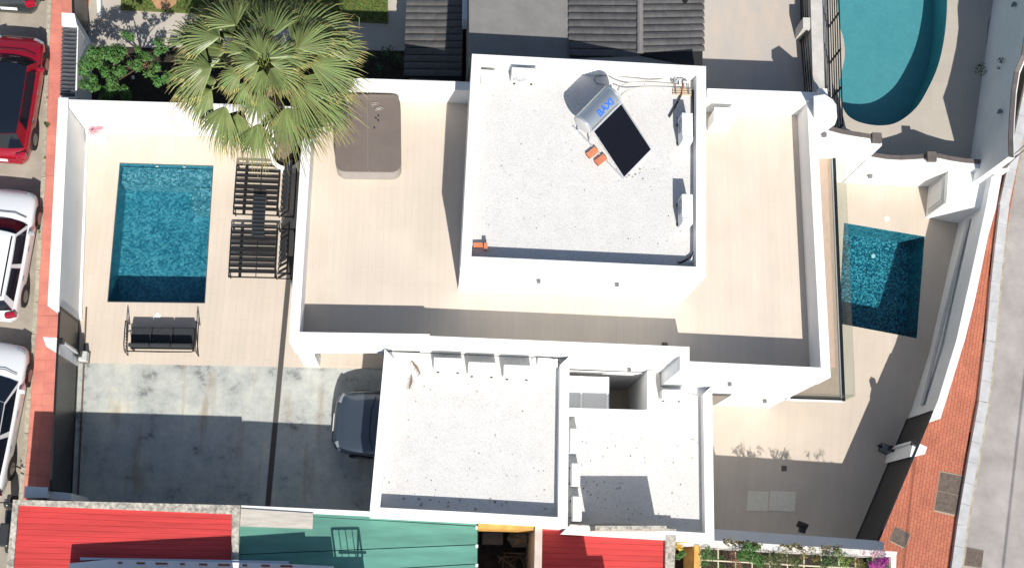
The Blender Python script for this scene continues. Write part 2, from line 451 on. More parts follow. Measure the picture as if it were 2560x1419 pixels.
def glassmat(name, tint, w=0.12):
    m = bpy.data.materials.new(name); m.use_nodes = True
    t = m.node_tree; N = t.nodes; L = t.links
    N.remove(N["Principled BSDF"]); out = N["Material Output"]
    tr = N.new("ShaderNodeBsdfTransparent"); tr.inputs[0].default_value = (*tint, 1)
    gl = N.new("ShaderNodeBsdfGlossy"); gl.inputs["Roughness"].default_value = 0.03
    mx = N.new("ShaderNodeMixShader"); mx.inputs[0].default_value = w
    L.new(tr.outputs[0], mx.inputs[1]); L.new(gl.outputs[0], mx.inputs[2]); L.new(mx.outputs[0], out.inputs[0])
    return m
rail_glass = glassmat("green_tinted_glass", (0.86, 0.90, 0.885), 0.07)
frost = bpy.data.materials.new("frosted_canopy"); frost.use_nodes = True
_b = frost.node_tree.nodes["Principled BSDF"]; _b.inputs["Base Color"].default_value = (0.8, 0.8, 0.8, 1); _b.inputs["Alpha"].default_value = 0.55; _b.inputs["Roughness"].default_value = 0.3

# ================================================================== SETTING
def structure(name, mb, m, **kw):
    return mb.build(name, m, kind="structure", **kw)
structure("ground", MB().sheet([(-150, -150), (150, -150), (150, 150), (-150, 150)], -3.6), mat("earth", (0.20, 0.17, 0.12), 0.95, var=0.3, vscale=0.3))
# west street
Xr = [(-60, -30), (-60, 50)]
kl = [(118, 0), (103, 440), (82, 800), (50, 1200), (38, 1330)]            # road-side edge of the kerb, z 0
kP = pts(kl, 0.0)
def extend(P, a, b):
    """carry a polyline on straight at both ends"""
    s = (P[0] - P[1]).normalized(); e = (P[-1] - P[-2]).normalized()
    return [P[0] + s * a] + P + [P[-1] + e * b]
kX = extend(kP, 14, 14)
structure("road", MB().sheet([(-60, 45)] + [(p[0] + 0.02, p[1]) for p in kX] + [(-60, -30)], -0.13), asphalt)
def line_pos(P, d):
    for i in range(len(P) - 1):
        l = (P[i + 1] - P[i]).length
        if d <= l or i == len(P) - 2: return P[i] + (P[i + 1] - P[i]) * (d / l), (P[i + 1] - P[i]).normalized()
        d -= l
pavP = [(p[0] + 0.11, p[1]) for p in kX] + [tuple(at(90, 1243, 2.2).xy + Vector((0, -15))), tuple(at(128, 1000, 2.2).xy), tuple(at(126, 764, 2.2).xy), tuple(at(152, 244, 2.2).xy), tuple(at(163, 60, 1.8).xy), tuple(at(182, 20, 1.5).xy), tuple(at(182, 20, 1.5).xy + Vector((0.3, 20)))]
pav_w = structure("pavement_west", MB().sheet(pavP, -0.022), joint_m)
# kerb stones and red tiles, one by one
def shared(name, mb, m, bevel=0.0):
    o = mb.build(name, m)
    me = o.data
    bpy.data.objects.remove(o)
    me.name = name
    return me
def inst(name, me, loc, rot, parent, scale=(1, 1, 1)):
    o = bpy.data.objects.new(name, me)
    COL.objects.link(o)
    o.location = loc
    o.rotation_euler = rot if isinstance(rot, (tuple, list)) else (0, 0, rot)
    o.scale = scale
    WM[o.name] = Matrix.Translation(loc)
    if parent: setparent(o, parent)
    return o
ks = shared("kerb_stone", MB().box((0, 0, .065), (0.985, 0.13, 0.13)), kerb_m)
d = 0.0
tot = sum((kX[i + 1] - kX[i]).length for i in range(len(kX) - 1))
d = 11.5
while d < tot - 12:
    p, t = line_pos(kX, d)
    inst("kerb_stone", ks, (p[0] + 0.065, p[1], -0.132), math.atan2(t[1], t[0]), pav_w)
    d += 1.0
ts = shared("paving_tile", MB().box((0, 0, .0), (0.3385, 0.3385, 0.03)), red_tile)
d = 12.3
while d < tot - 14.2:
    p, t = line_pos(kX, d)
    n = Vector((-t[1], t[0]))
    if n[0] < 0: n = -n
    for k in range(4 if d > 18.3 else 5):
        q = p + n * (0.135 + 0.175 + k * 0.342)
        if not pip(q[0] + .12, q[1], pavP): continue
        inst("paving_tile", ts, (q[0], q[1], -0.012 + random.uniform(-.003, .003)), math.atan2(t[1], t[0]) + random.uniform(-.01, .01), pav_w)
    d += 0.342
pav_w["kind"] = "structure"

# pools cut into decks
P1 = pts([(300, 408), (533, 415), (512, 757), (269, 754)], 0.0)             # west pool
P2 = pts([(2110, 557), (2312, 591), (2292, 845), (2096, 808)], -2.3)        # east pool
deck_poly = pts([(186, 300), (640, 255), (790, 400), (1000, 400), (1000, 923), (180, 906)], 0.0)
dk = structure("pool_deck", MB().sheet(deck_poly, 0.0, [P1]), deck_m)
structure("driveway", MB().sheet(pts([(190, 906), (1000, 923), (1200, 923), (1200, 1310), (150, 1310)], -0.004), -0.004), drive_m)
structure("gate_apron", MB().sheet(pts([(135, 740), (216, 740), (192, 1290), (60, 1290)], -0.012), -0.012), mat("gate_apron_concrete", (0.36, 0.30, 0.25), .9, var=.2, vscale=3))
Z2 = -2.3
# storey under the west half so nothing hangs in the air
structure("patio", MB().sheet(pts([(1740, 960), (1990, 940), (2060, 420), (2420, 430), (2420, 560), (2365, 840), (2270, 1080), (2150, 1370), (1700, 1370)], Z2), Z2, [P2]), deck_e)

def basin(name, P, zt, depth, m, wmat, wz, label=None, ledge=None):
    b = MB()
    n = len(P)
    cen = sum((Vector(p) for p in P), Vector((0, 0))) / n
    vs = [(p[0], p[1], zt + 0.001) for p in P] + [(p[0], p[1], zt - depth) for p in P]
    area = sum(P[i][0] * P[(i + 1) % n][1] - P[(i + 1) % n][0] * P[i][1] for i in range(n))
    fs = []
    for i in range(n):
        a, c = i, (i + 1) % n
        q = (a, a + n, c + n, c)
        fs.append(q if area > 0 else tuple(reversed(q)))
    b.add(vs, fs)
    b.sheet(P, zt - depth)
    o = structure(name, b, m)
    wt = structure(name.replace("pool", "water", 1) if False else "pool_water", MB().sheet(P, wz), wmat)
    return o, wt
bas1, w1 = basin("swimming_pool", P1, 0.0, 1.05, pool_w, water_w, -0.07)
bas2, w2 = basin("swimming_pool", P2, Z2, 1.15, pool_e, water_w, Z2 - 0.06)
def lerp2(P, u, v):
    return P[0] * (1 - u) * (1 - v) + P[1] * u * (1 - v) + P[2] * u * v + P[3] * (1 - u) * v
def quad_uv(P, u0, u1, v0, v1): return [lerp2(P, a, b) for a, b in ((u0, v0), (u1, v0), (u1, v1), (u0, v1))]
# shelves and steps inside the pools
e = 0.006
b = MB().prism(quad_uv(P1, e, 1 - e, e, 0.13), -1.04, -0.30).prism(quad_uv(P1, 0.77, 1 - e, 0.13 + e, 0.31), -1.04, -0.40)
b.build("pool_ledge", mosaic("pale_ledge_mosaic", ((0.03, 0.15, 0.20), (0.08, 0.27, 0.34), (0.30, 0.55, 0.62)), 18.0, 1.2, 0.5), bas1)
b = MB()
for k in range(4): b.prism(quad_uv(P2, e, 0.62, 1 - 0.05 * (4 - k), 1 - 0.05 * (3 - k) - (e if k == 3 else 0.0)), Z2 - 1.14, Z2 - 1.0 + 0.22 * k)
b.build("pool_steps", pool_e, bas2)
lt = at(2183, 640, Z2 - 1.14)
MB().disc(lt.xy, 0.075, Z2 - 1.15, Z2 - 1.12).build("pool_light", mat("pool_lamp_glass", (0.6, 0.85, 0.85), 0.3), bas2)
for q in ((392, 413), (460, 414)):
    p = at(*q, -0.02); MB().box((p[0], p[1] - .02, -0.10), (0.09, 0.03, 0.05)).build("pool_inlet", lid_w, bas1)
# thin dark coping line around the west pool
b = MB()
for i in range(4):
    a, c = Vector(P1[i]), Vector(P1[(i + 1) % 4])
    b.box(((a[0] + c[0]) / 2, (a[1] + c[1]) / 2, 0.0), ((c - a).length, 0.022, 0.012), math.atan2((c - a)[1], (c - a)[0]))
b.build("pool_trim", mat("pool_edge_trim", (0.10, 0.10, 0.095), 0.5), bas1)

# east street
orl = [(2514, 420), (2497, 500), (2482, 622), (2471, 726), (2460, 850), (2441, 1010), (2417, 1139), (2391, 1291), (2373, 1419)]
ZP = -2.32
ke = pts(orl, ZP)
keX = extend(ke, 12, 12)
pav_e = structure("pavement_east", MB().sheet(keX + [(18.3, 25), (18.3, 15), tuple(at(2440, 700, -0.1).xy), tuple(at(2400, 860, -0.1).xy), tuple(at(2340, 1036, -0.1).xy), tuple(at(2200, 1360, -0.3).xy), (13.2, -2), (12.5, -18)], ZP - 0.02), joint_m)
ke_s = shared("kerb_stone", MB().box((0, 0, -.08), (0.69, 0.32, 0.16)), kerb_e)
tot = sum((keX[i + 1] - keX[i]).length for i in range(len(keX) - 1))
d = 4.0
while d < tot - 9:
    p, t = line_pos(keX, d)
    n = Vector((-t[1], t[0]))
    if n[0] < 0: n = -n
    q = p + n * 0.165
    inst("kerb_stone", ke_s, (q[0], q[1], ZP + 0.004 + random.uniform(-.004, .004)), math.atan2(t[1], t[0]), pav_e)
    d += 0.70
off = []
for i, p in enumerate(keX):
    t = (keX[min(i + 1, len(keX) - 1)] - keX[max(i - 1, 0)]).normalized(); n = Vector((-t[1], t[0]))
    if n[0] < 0: n = -n
    off.append(p + n * 0.30)
structure("road_east", MB().sheet([tuple(p) for p in off] + [(60, -20), (60, 40)], ZP - 0.12), asphalt_e)
gut = [(p + Vector((0.02, 0))) for p in off]
structure("gutter", MB().sheet([tuple(p) for p in gut] + [(p[0] + 0.20, p[1]) for p in reversed(gut)], ZP - 0.115), mat("gutter_strip", (0.40, 0.36, 0.28), .9, var=.3, vscale=5))
b = MB()
reg = [tuple(p) for p in ke] + [(14.2, 0.2), (14.6, 3.0), (16.8, 8.2), (17.9, 12.2), (18.4, 13.9)]
reg = [tuple(p) for p in keX[1:-1]] + [tuple(keX[-2] + (keX[-1] - keX[-2]) * .3), tuple(keX[-2] + (keX[-1] - keX[-2]) * .3 + Vector((-3.9, 0))), (15.0, 3.0), (16.4, 8.2), (17.9, 12.2), (18.9, 14.2)]
ang = math.atan2((ke[-1] - ke[3])[1], (ke[-1] - ke[3])[0])
ca, sa = cos(ang), sin(ang)
o0 = ke[4]
for i in range(-90, 90):
    for j in range(-30, 45):
        u = i * 0.208 + (0.104 if j % 2 else 0); v = j * 0.108
        for s_ in (1,):
            X = o0[0] + u * ca - v * sa; Y = o0[1] + u * sa + v * ca
            if pip(X, Y, reg): b.box((X, Y, ZP - 0.012 + random.uniform(-.002, .002)), (0.200, 0.100, 0.02), ang)
b.build("brick_paving", brick_pav, pav_e, kind="stuff")

# north neighbour grounds
structure("paving_north", MB().sheet(pts([(180, -140), (1200, -140), (1200, 240), (170, 240)], -0.03), -0.03), paving_n)
structure("planting_bed", MB().prism(pts([(205, 118), (1190, 130), (1190, 300), (185, 300)], 0.0), -0.1, 0.01), soil)
lw = structure("lawn", MB().prism(pts([(302, -140), (970, -140), (970, 58), (302, 24)], 0.03), -0.05, 0.03), lawn_m)
structure("soil_patch", MB().sheet(pts([(378, -60), (450, -60), (440, 10), (418, 26), (392, 22), (378, 0)], 0.034), 0.034), sandy)
ZN = 2.55
structure("patio_north", MB().prism(pts([(1745, -140), (2000, -140), (2001, 60), (2018, 160), (2030, 250), (1745, 250)], ZN), ZN - 0.2, ZN), stone_n)
ZD = -1.05
# north-east deck and kidney pool
kid = [(2088, -160), (2085, -60), (2093, 0), (2098, 60), (2109, 98), (2112, 140), (2104, 180), (2098, 212), (2103, 255), (2118, 287), (2150, 306), (2200, 314), (2245, 305), (2290, 270), (2320, 222), (2345, 165), (2360, 100), (2367, 30), (2366, -40), (2350, -110), (2300, -170), (2200, -190), (2130, -185)]
def smooth_loop(P, k=4):
    out = []
    n = len(P)
    for i in range(n):
        p0, p1, p2, p3 = P[i - 1], P[i], P[(i + 1) % n], P[(i + 2) % n]
        for s in range(k):
            t = s / k
            out.append(0.5 * ((2 * p1) + (-p0 + p2) * t + (2 * p0 - 5 * p1 + 4 * p2 - p3) * t * t + (-p0 + 3 * p1 - 3 * p2 + p3) * t ** 3))
    return out
PK = smooth_loop(pts(kid, ZD))
deck_ne = [tuple(p) for p in pts([(2040, -260), (2560, -260), (2470, 60), (2440, 420), (2040, 420)], ZD)]
structure("neighbour_pool_deck", MB().sheet(deck_ne, ZD, [PK]), paving_ne)
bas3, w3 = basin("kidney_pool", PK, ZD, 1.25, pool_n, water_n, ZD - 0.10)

# ================================================================== VILLA
villa = thing("villa", "large white flat roofed villa with beige roof terrace and gravel topped upper block", "house", (3.5, 8, 0))
ZT, ZPt = 3.0, 4.0
OT = [at(733, 388, ZPt).xy, at(783, 196, 4.6).xy, at(2046, 228, 4.6).xy, at(2055, 300, ZPt).xy, at(2077, 943, ZPt).xy, at(1726, 925, ZPt).xy, at(1726, 901, ZPt).xy, at(1050, 866, ZPt).xy, at(1050, 856, ZPt).xy, at(722, 853, ZPt).xy]
# build outline in plan
xW, xE = -3.95, at(2076, 700, ZPt)[0]
nwY = at(900, 196, 4.5)[1]
W_out = [at(722, 853, ZPt).xy, at(751, 392, ZPt).xy]
inner = [at(749, 830, ZPt).xy, at(771, 392, ZPt).xy]
# terrace floor (one slab over the storey below)
slab_P = [at(722, 853, ZPt).xy, at(752, 390, ZPt).xy, at(762, 192, ZPt).xy, at(1175, 205, ZPt).xy, at(1768, 221, 4.2).xy, at(2044, 231, 4.2).xy, at(2077, 943, ZPt).xy, at(1700, 925, ZPt).xy, at(1700, 889, ZPt).xy, at(1050, 862, ZPt).xy, at(1050, 858, ZPt).xy]
ins = []
cS = sum((Vector(p) for p in slab_P), Vector((0, 0))) / len(slab_P)
slab_in = [Vector(p) + (cS - Vector(p)).normalized() * 0.02 for p in slab_P]
well = [at(1427, 915, 1.2).xy, at(1619, 915, 1.2).xy]
MB().prism(slab_P, 2.7155, 2.999).build("floor_slab", white, villa)
# storeys below: body
body = [at(955, 862, 3.0).xy, at(955, 835, 3.0).xy, at(760, 822, 3.0).xy, at(775, 395, 3.0).xy, at(775, 240, 3.0).xy, at(2000, 262, 3.0).xy, at(2030, 925, ZPt).xy]
bx = slab_P
bodyP = [Vector((bx[0][0] + .15, bx[0][1] + 1.15)), Vector((bx[1][0] + .15, bx[1][1])), Vector((bx[2][0] + .15, bx[2][1] - .1)), Vector((bx[5][0] - .02, bx[5][1] - .1)),
         Vector((bx[6][0] - .015, bx[6][1] + .015)), Vector((bx[7][0] + .015, bx[7][1] + .015)), Vector((bx[8][0] + .015, bx[8][1] + .015)), Vector((at(958, 862, ZPt)[0], bx[9][1] + .08)), Vector((at(958, 862, ZPt)[0], bx[0][1] + 1.15))]
MB().prism(bodyP, -2.6, 2.715).build("wall", white, villa)
# ledge slab of the porch
# parapets
def wallseg(a, b, th, z0, z1, side=1, extra=0.0):
    """wall from a to b, thickness to the left (side=1) of a->b; z1 may be (za, zb)"""
    a = Vector(a); b = Vector(b)
    t = (b - a).normalized(); n = Vector((-t[1], t[0])) * side
    P = [a - t * extra, b + t * extra, b + t * extra + n * th, a - t * extra + n * th]
    z = [z1[0], z1[1], z1[1], z1[0]] if isinstance(z1, (tuple, list)) else z1
    return P, z0, z
b = MB()
q = slab_P
TH = 0.27
def ring_segs(b, P, th, z0, zs, side):
    n = len(P)
    inn = []
    for i in range(n):
        p0, p1, p2 = Vector(P[i - 1]), Vector(P[i]), Vector(P[(i + 1) % n])
        t1 = (p1 - p0).normalized(); t2 = (p2 - p1).normalized()
        n1 = Vector((-t1[1], t1[0])) * side; n2 = Vector((-t2[1], t2[0])) * side
        k = 1 + n1.dot(n2)
        inn.append(p1 + (n1 + n2) / k * th if k > 0.2 else p1 + n1 * th)
    for i in range(n):
        if zs[i] is None: continue
        j = (i + 1) % n
        b.prism([P[i], P[j], inn[j], inn[i]], z0, zs[i])
    return inn
# order q: SW, W(planter), NW, N1, N2, NE, SE, jog... (clockwise): inside is to the right of travel
inn = ring_segs(b, q, TH, ZT + 0.0, [ZPt, ZPt + .01, ZPt + .004, ZPt + .006, 4.2, ZPt, ZPt + .002, ZPt + .001, ZPt, ZPt + .002, ZPt + .003], -1)
b.build("parapet", white, villa)
MB().prism(ring_segs(MB(), q, TH - .06, 0, [None] * 11, -1), 2.9995, 3.004).build("terrace_floor", deck_t, villa)
# beams below the parapets over the porch
s0, s9 = q[0], q[9]
MB().prism([q[0] + Vector((0, .001)), at(965, 0, 0).xy * 0 + Vector((at(958, 862, ZPt)[0], bx[10][1] + .03)), Vector((at(958, 862, ZPt)[0], bx[10][1] + .33)), q[0] + Vector((0, .33))], 2.15, 2.715).build("beam", white, villa)
MB().prism([q[0] + Vector((0.0, .34)), q[0] + Vector((.3, .34)), q[0] + Vector((.3, 1.14)), q[0] + Vector((0.0, 1.14))], 2.15, 2.715).build("beam", white, villa)
c0 = at(759.6, 913, 0).xy; c1 = at(801, 919, 0).xy
MB().prism([c0, c1, c1 + Vector((0.0, .30)), c0 + Vector((0, .30))], -0.05, 2.149).build("column", white, villa)
# porch floor
MB().prism([at(795, 912, .02).xy, at(975, 922, .02).xy, at(985, 840, .02).xy, at(775, 830, .02).xy], -0.05, 0.02).build("porch_floor", deck_m, villa)
MB().box((at(880, 860, .1)[0], bx[0][1] + 1.0, 0.09), (2.4, .34, 0.14)).build("porch_step", deck_m, villa)
# ---- upper block
ZB = 5.9
BK = [at(1180, 135, ZB).xy, at(1765, 166, ZB).xy, at(1765, 692, ZB).xy, at(1152, 664, ZB).xy]
BKi = [v + (sum(BK, Vector((0, 0))) / 4 - v).normalized() * 0.01 for v in BK]
MB().prism(BKi, ZT, 5.45).build("upper_block", white, villa)
b = MB()
bin_ = ring_segs(b, BK, 0.27, 5.45, [ZB, ZB + .001, ZB, ZB + .001], -1)
b.build("parapet", white, villa)
MB().prism([v + (v - sum(BK, Vector((0, 0))) / 4).normalized() * -.29 for v in BK], 5.452, 5.5).build("gravel_roof", gravel_m, villa)
# ---- garage roof
ZG = 3.3
GR = [at(962, 868, ZG).xy, at(1424, 890, ZG).xy, at(1419, 1318, ZG).xy, at(1192, 1305, ZG).xy, at(923, 1291, ZG).xy]
GR[0] = Vector((GR[0][0], min(GR[0][1], bx[9][1] - .01))); GR[1] = Vector((GR[1][0], bx[9][1] - .03))
b = MB()
gin = ring_segs(b, GR, 0.27, 2.85, [None, ZG, ZG + .001, ZG + .002, ZG], -1)
b.build("parapet", white, villa)
MB().prism(GR, 2.60, 2.849).build("garage_slab", white, villa)
MB().prism([gin[0] - Vector((0.0, -.26)), gin[1] + Vector((0, .26)), gin[2], gin[3], gin[4]], 2.8495, 2.90).build("gravel_roof", gravel_m, villa)
# garage is open to the west; its back and side walls
GX = GR[0][0]
MB().prism([Vector((GX + 2.9, GR[0][1])), Vector((GR[1][0] - .02, GR[1][1])), Vector((GR[2][0] - .02, GR[2][1] + .02)), Vector((GX + 2.9, GR[3][1] + .02))], -2.6, 2.599).build("wall", white, villa)
MB().prism([Vector((GR[4][0] + .02, GR[4][1] + .02)), Vector((GX + 2.899, GR[3][1] + .02)), Vector((GX + 2.899, GR[3][1] + .22)), Vector((GR[4][0] + .02, GR[4][1] + .22))], -.1, 2.599).build("wall", ochre, villa)
# ---- lower east roof with light well
ZL = 1.5
RL = [Vector((GR[1][0] + .002, bx[8][1] - .001)), Vector((bx[8][0] - .001, bx[8][1] - .001)), Vector((bx[7][0] - .001, bx[7][1] - .001)), at(1779, 0, ZL).xy, at(1786, 1356, ZL).xy, at(1418, 1336, ZL).xy]
RL[3] = Vector((at(1780, 960, ZL)[0], bx[7][1] - .001))
RL[5] = Vector((GR[2][0] + .002, RL[4][1] + (RL[4][0] - GR[2][0]) * 0.03))
RL[0] = Vector((GR[1][0] + .002, RL[0][1]))
wl = [at(1424, 945, ZL).xy, at(1619, 955, ZL).xy, at(1618, 1024, ZL).xy, at(1424, 1019, ZL).xy]
wl[0] = Vector((RL[0][0] + .004, RL[0][1] - .006)); wl[1] = Vector((wl[1][0], RL[1][1] - .006)); wl[3] = Vector((RL[0][0] + .004, wl[3][1]))
MB().prism(RL, 0.72, 1.05, [wl]).build("lower_slab", white, villa)
b = MB()
lin = ring_segs(b, RL, 0.27, 1.05, [None, None, None, ZL + .001, ZL + .002, None], -1)
# rim of the light well
r2 = [wl[1], wl[2], wl[3]]
b.prism([wl[1], wl[1] + Vector((.22, 0)), wl[2] + Vector((.22, -.22)), wl[2]], 1.05, ZL + .003)
b.prism([wl[2], wl[2] + Vector((.22, -.22)), wl[3] + Vector((0, -.22)), wl[3]], 1.05, ZL + .003)
b.build("parapet", white, villa)
hp = [wl[0], wl[1] + Vector((.225, 0)), wl[2] + Vector((.225, -.225)), wl[3] + Vector((0, -.225))]
MB().prism([Vector((RL[0][0], hp[3][1] - .002)), hp[2] + Vector((0, -.002)), hp[1] + Vector((0.002, 0)), Vector((RL[1][0], RL[1][1] - .005)), Vector((RL[2][0], RL[2][1] - .002)), lin[3], lin[4], Vector((RL[5][0], lin[5][1]))], 1.051, 1.10).build("gravel_roof", gravel_m, villa)
# walls of the lower storey and of the well
b = MB()
b.prism([RL[4] + Vector((-.02, .02)), RL[3] + Vector((-.02, 0)), RL[3] + Vector((-.27, 0)), RL[4] + Vector((-.27, .02))], -2.6, 0.719)
b.prism([RL[4] + Vector((-.271, .02)), RL[4] + Vector((-.271, .26)), RL[5] + Vector((.02, .26)), RL[5] + Vector((.02, .02))], -2.6, 0.719)
b.prism([wl[1] + Vector((.001, 0)), wl[1] + Vector((.2, 0)), wl[2] + Vector((.2, -.2)), wl[2] + Vector((.001, 0))], -2.6, 0.719)
b.prism([wl[2], wl[2] + Vector((.2, -.2)), wl[3] + Vector((0, -.2)), wl[3]], -2.6, 0.719)
b.build("wall", white, villa)
MB().prism(wl, -2.65, Z2 + 0.01).build("light_well_floor", deck_e, villa)
cq = pts([(1425, 942), (1527, 947), (1527, 1020), (1425, 1019)], 1.3)
b = MB().prism([Vector((wl[0][0], wl[0][1] - .15)), Vector((cq[1][0], wl[0][1] - .15)), Vector((cq[1][0], wl[3][1])), Vector((wl[3][0], wl[3][1]))], 0.95, 0.97)
b.build("frosted_canopy", frost, villa)
cz = 0.985
b = MB()
for fx in (0.0, 0.42, 0.98): 
    X = wl[0][0] + .03 + (cq[1][0] - wl[0][0] - .06) * fx
    b.box((X, (wl[0][1] + wl[3][1]) / 2 - .07, cz), (.045, wl[0][1] - wl[3][1] - .16, .03))
b.build("canopy_bar", ac_white, villa)
pw = wl[2] + Vector((-.03, .0))
MB().box((pw[0] - .25, pw[1] + .2, Z2 + 1.0), (.5, .06, 2.0)).build("door", black_metal, villa)
# wall lamps
def wall_light(x, y, P0, P1, out=.05, sz=.1):
    p = onwall(x, y, Vector(P0), Vector(P1))
    d = (Vector(P1) - Vector(P0)).normalized(); n = Vector((-d[1], d[0]))
    if n[1] > 0: n = -n
    a = math.atan2(d[1], d[0])
    o = MB().box((p[0] + n[0] * out, p[1] + n[1] * out, p[2] - .05), (sz, sz, sz * 1.1), a).build("wall_light", mat("lamp_housing_grey", (.17, .17, .17), .5), villa)
    MB().box((p[0] + n[0] * out, p[1] + n[1] * out, p[2] - .05 + sz * .57), (sz * .6, sz * .6, .012), a).build("lamp_lens", ac_dark, o)
wall_light(1347, 697, BK[3], BK[2]); wall_light(1543, 706, BK[3], BK[2])
wall_light(1574, 920, bx[9], bx[8])
wall_light(1825, 955, bx[7], bx[6]); wall_light(1913, 998, bx[7], bx[6])
# scuppers (small grey squares low on the block's west side and terrace)
for c in ((1660, 868, 3.02), (1156, 600, 3.5), (1157, 642, 3.5)):
    p = at(*c); 
p = at(1662, 866, ZT + .05); MB().box((p[0], p[1] + .06, ZT + .03), (.16, .12, .06)).build("floor_drain", iron, villa)
# window in the east face recess of the lower storey
wp = RL[3]
MB().box((wp[0] + .45, bx[7][1] - .03, -0.9), (.9, .06, 2.2)).build("window_frame", frame_grey, villa)
MB().box((wp[0] + .45, bx[7][1] - .063, -0.9), (.78, .02, 2.05)).build("window_pane", glass_dark, villa)
b = MB()
# pier beside the recess (projects a little)
# ---- balcony on the east side
ZS = 0.0
be = [at(2090, 352, ZS).xy, at(2113, 978, ZS).xy, at(1930, 968, ZS).xy]
BX0 = bx[6][0] - .02; SY = bx[6][1]
bo = Vector((at(2112, 985, ZS)[0], SY - .05))
bn = at(2087, 364, ZS).xy
xsl = bx[6][0]
MB().prism([Vector((bx[5][0] - .1, bn[1])), bn, Vector((bo[0], bo[1])), Vector((bx[6][0] - .1, bo[1]))], -0.22, ZS).build("balcony_slab", white, villa)
MB().prism([Vector((bx[5][0], bn[1] - .02)), bn + Vector((-.1, -.02)), Vector((bo[0] - .1, SY)), Vector((bx[6][0] + .003, SY))], ZS + .001, ZS + .02).build("balcony_floor", wood_floor, villa)
print("balc", bx[5], bx[6], bn, bo, SY, xsl)
tE = (bo - bn).normalized(); aE = math.atan2(tE[1], tE[0])
mid = (bn + bo) / 2
L_ = (bo - bn).length
rl = MB().box((mid[0] - .065, mid[1], ZS + .06), (L_, .075, .11), aE).build("railing_channel", black_metal, villa)
MB().box((mid[0] - .135, mid[1], ZS + .05), (L_, .035, .06), aE).build("railing_trim", alu, villa)
npan = 5
for k in range(npan):
    c = bn + (bo - bn) * ((k + .5) / npan)
    MB().box((c[0] - .055, c[1], ZS + .60), (L_ / npan - .012, .018, 1.0), aE).build("glass_panel", rail_glass, villa)
xs0 = bx[6][0] + .02
MB().box(((bo[0] + xs0) / 2 - .04, bo[1] + .05, ZS + .05), (bo[0] - xs0 - .05, .05, .08)).build("railing_channel", black_metal, villa)
MB().box(((bo[0] + xs0) / 2 - .04, bo[1] + .05, ZS + .55), (bo[0] - xs0 - .05, .018, .92)).build("glass_panel", rail_glass, villa)

# ================================================================== BOUNDARY WALLS
ZW = 2.2
bw = thing("boundary_wall", "long white boundary wall between the red pavement and the west pool deck", "wall", at(140, 500, 0))
A0, A1, A2, A3 = pts([(146, 244), (171, 245), (148, 752), (119, 764)], ZW)
MB().prism([A0, A1, A2, A3], -0.1, ZW).build("wall_body", white, bw)
MB().prism([A3, A2, at(148, 778, ZW).xy, at(146, 778, ZW).xy], -0.1, ZW - .002).build("wall_end", white, bw)
# low plinth along its foot and a grey floor channel
f0, f1 = at(222, 320, 0).xy, at(206, 800, 0).xy
MB().prism([f0, f0 + Vector((-.10, 0)), f1 + Vector((-.10, 0)), f1], -.05, 0.10).build("plinth", white, bw)
nw = thing("boundary_wall", "white wall behind the palm and the pink flower bed on the north side of the pool deck", "wall", at(400, 280, 0))
MB().prism(pts([(172, 249), (640, 262), (765, 268), (765, 285), (640, 281), (172, 268)], ZW), -0.1, ZW - .003).build("wall_body", white, nw)
pl = thing("flower_planter", "low white corner planter with pink flowering plant beside the west pool", "planter", at(240, 330, 0))
MB().prism(pts([(205, 280), (268, 285), (266, 348), (217, 350)], 0.35), -0.02, 0.35).build("planter_box", white, pl)
MB().prism(pts([(214, 300), (258, 300), (257, 338), (220, 338)], 0.36), 0.351, 0.36).build("planter_soil", mat("pale_pebbles", (.62, .56, .53), .9, var=.3, vscale=20), pl)
sw = thing("boundary_wall", "low white wall along the south edge of the driveway beside the stone ledge", "wall", at(400, 1262, 0))
MB().prism(pts([(603, 1262), (926, 1277), (926, 1290), (784, 1283), (603, 1269)], 2.62), -.1, 2.62).build("wall_body", white, sw)
gp = thing("gate_post", "shaded white wall stub at the south end of the west sliding gate", "post", at(110, 1230, 0))
MB().prism(pts([(62, 1214), (120, 1217), (118, 1243), (60, 1243)], 2.15), -.1, 2.15).build("post_body", white, gp)
MB().prism(pts([(120, 1226), (178, 1232), (178, 1250), (118, 1247)], 1.9), -.1, 1.9).build("wall_body", white, gp)
# east wall
ZE = -0.1
ew = thing("boundary_wall", "long white wall between the brick pavement and the small east pool patio", "wall", at(2400, 800, Z2))
ein = pts([(2480, 440), (2463, 525), (2427, 690), (2391, 850), (2345, 1000), (2330, 1036)], ZE)
eou = pts([(2504, 440), (2490, 520), (2471, 587), (2438, 746), (2413, 846), (2375, 970), (2351, 1046)], ZE)
MB().prism(ein + list(reversed(eou)), Z2 - .3, ZE).build("wall_body", white, ew)
# raised band and plinth on its inner face
bi = pts([(2427, 640), (2399, 700)], ZE)
b = MB()
g0, g1 = at(2440, 590, ZE).xy + Vector((-.0, 0)), at(2358, 960, ZE).xy
t = (ein[-2] - ein[1]).normalized(); nn = Vector((t[1], -t[0]))
if nn[0] > 0: nn = -nn
a_ = Vector(ein[1]) + nn * .03; c_ = Vector(ein[-2]) + nn * .03
b.prism([a_, a_ + nn * .05, c_ + nn * .05, c_], Z2 + .95, Z2 + 1.15)
b.build("wall_ledge", mat("grey_render_band", (.45, .45, .46), .8), ew)
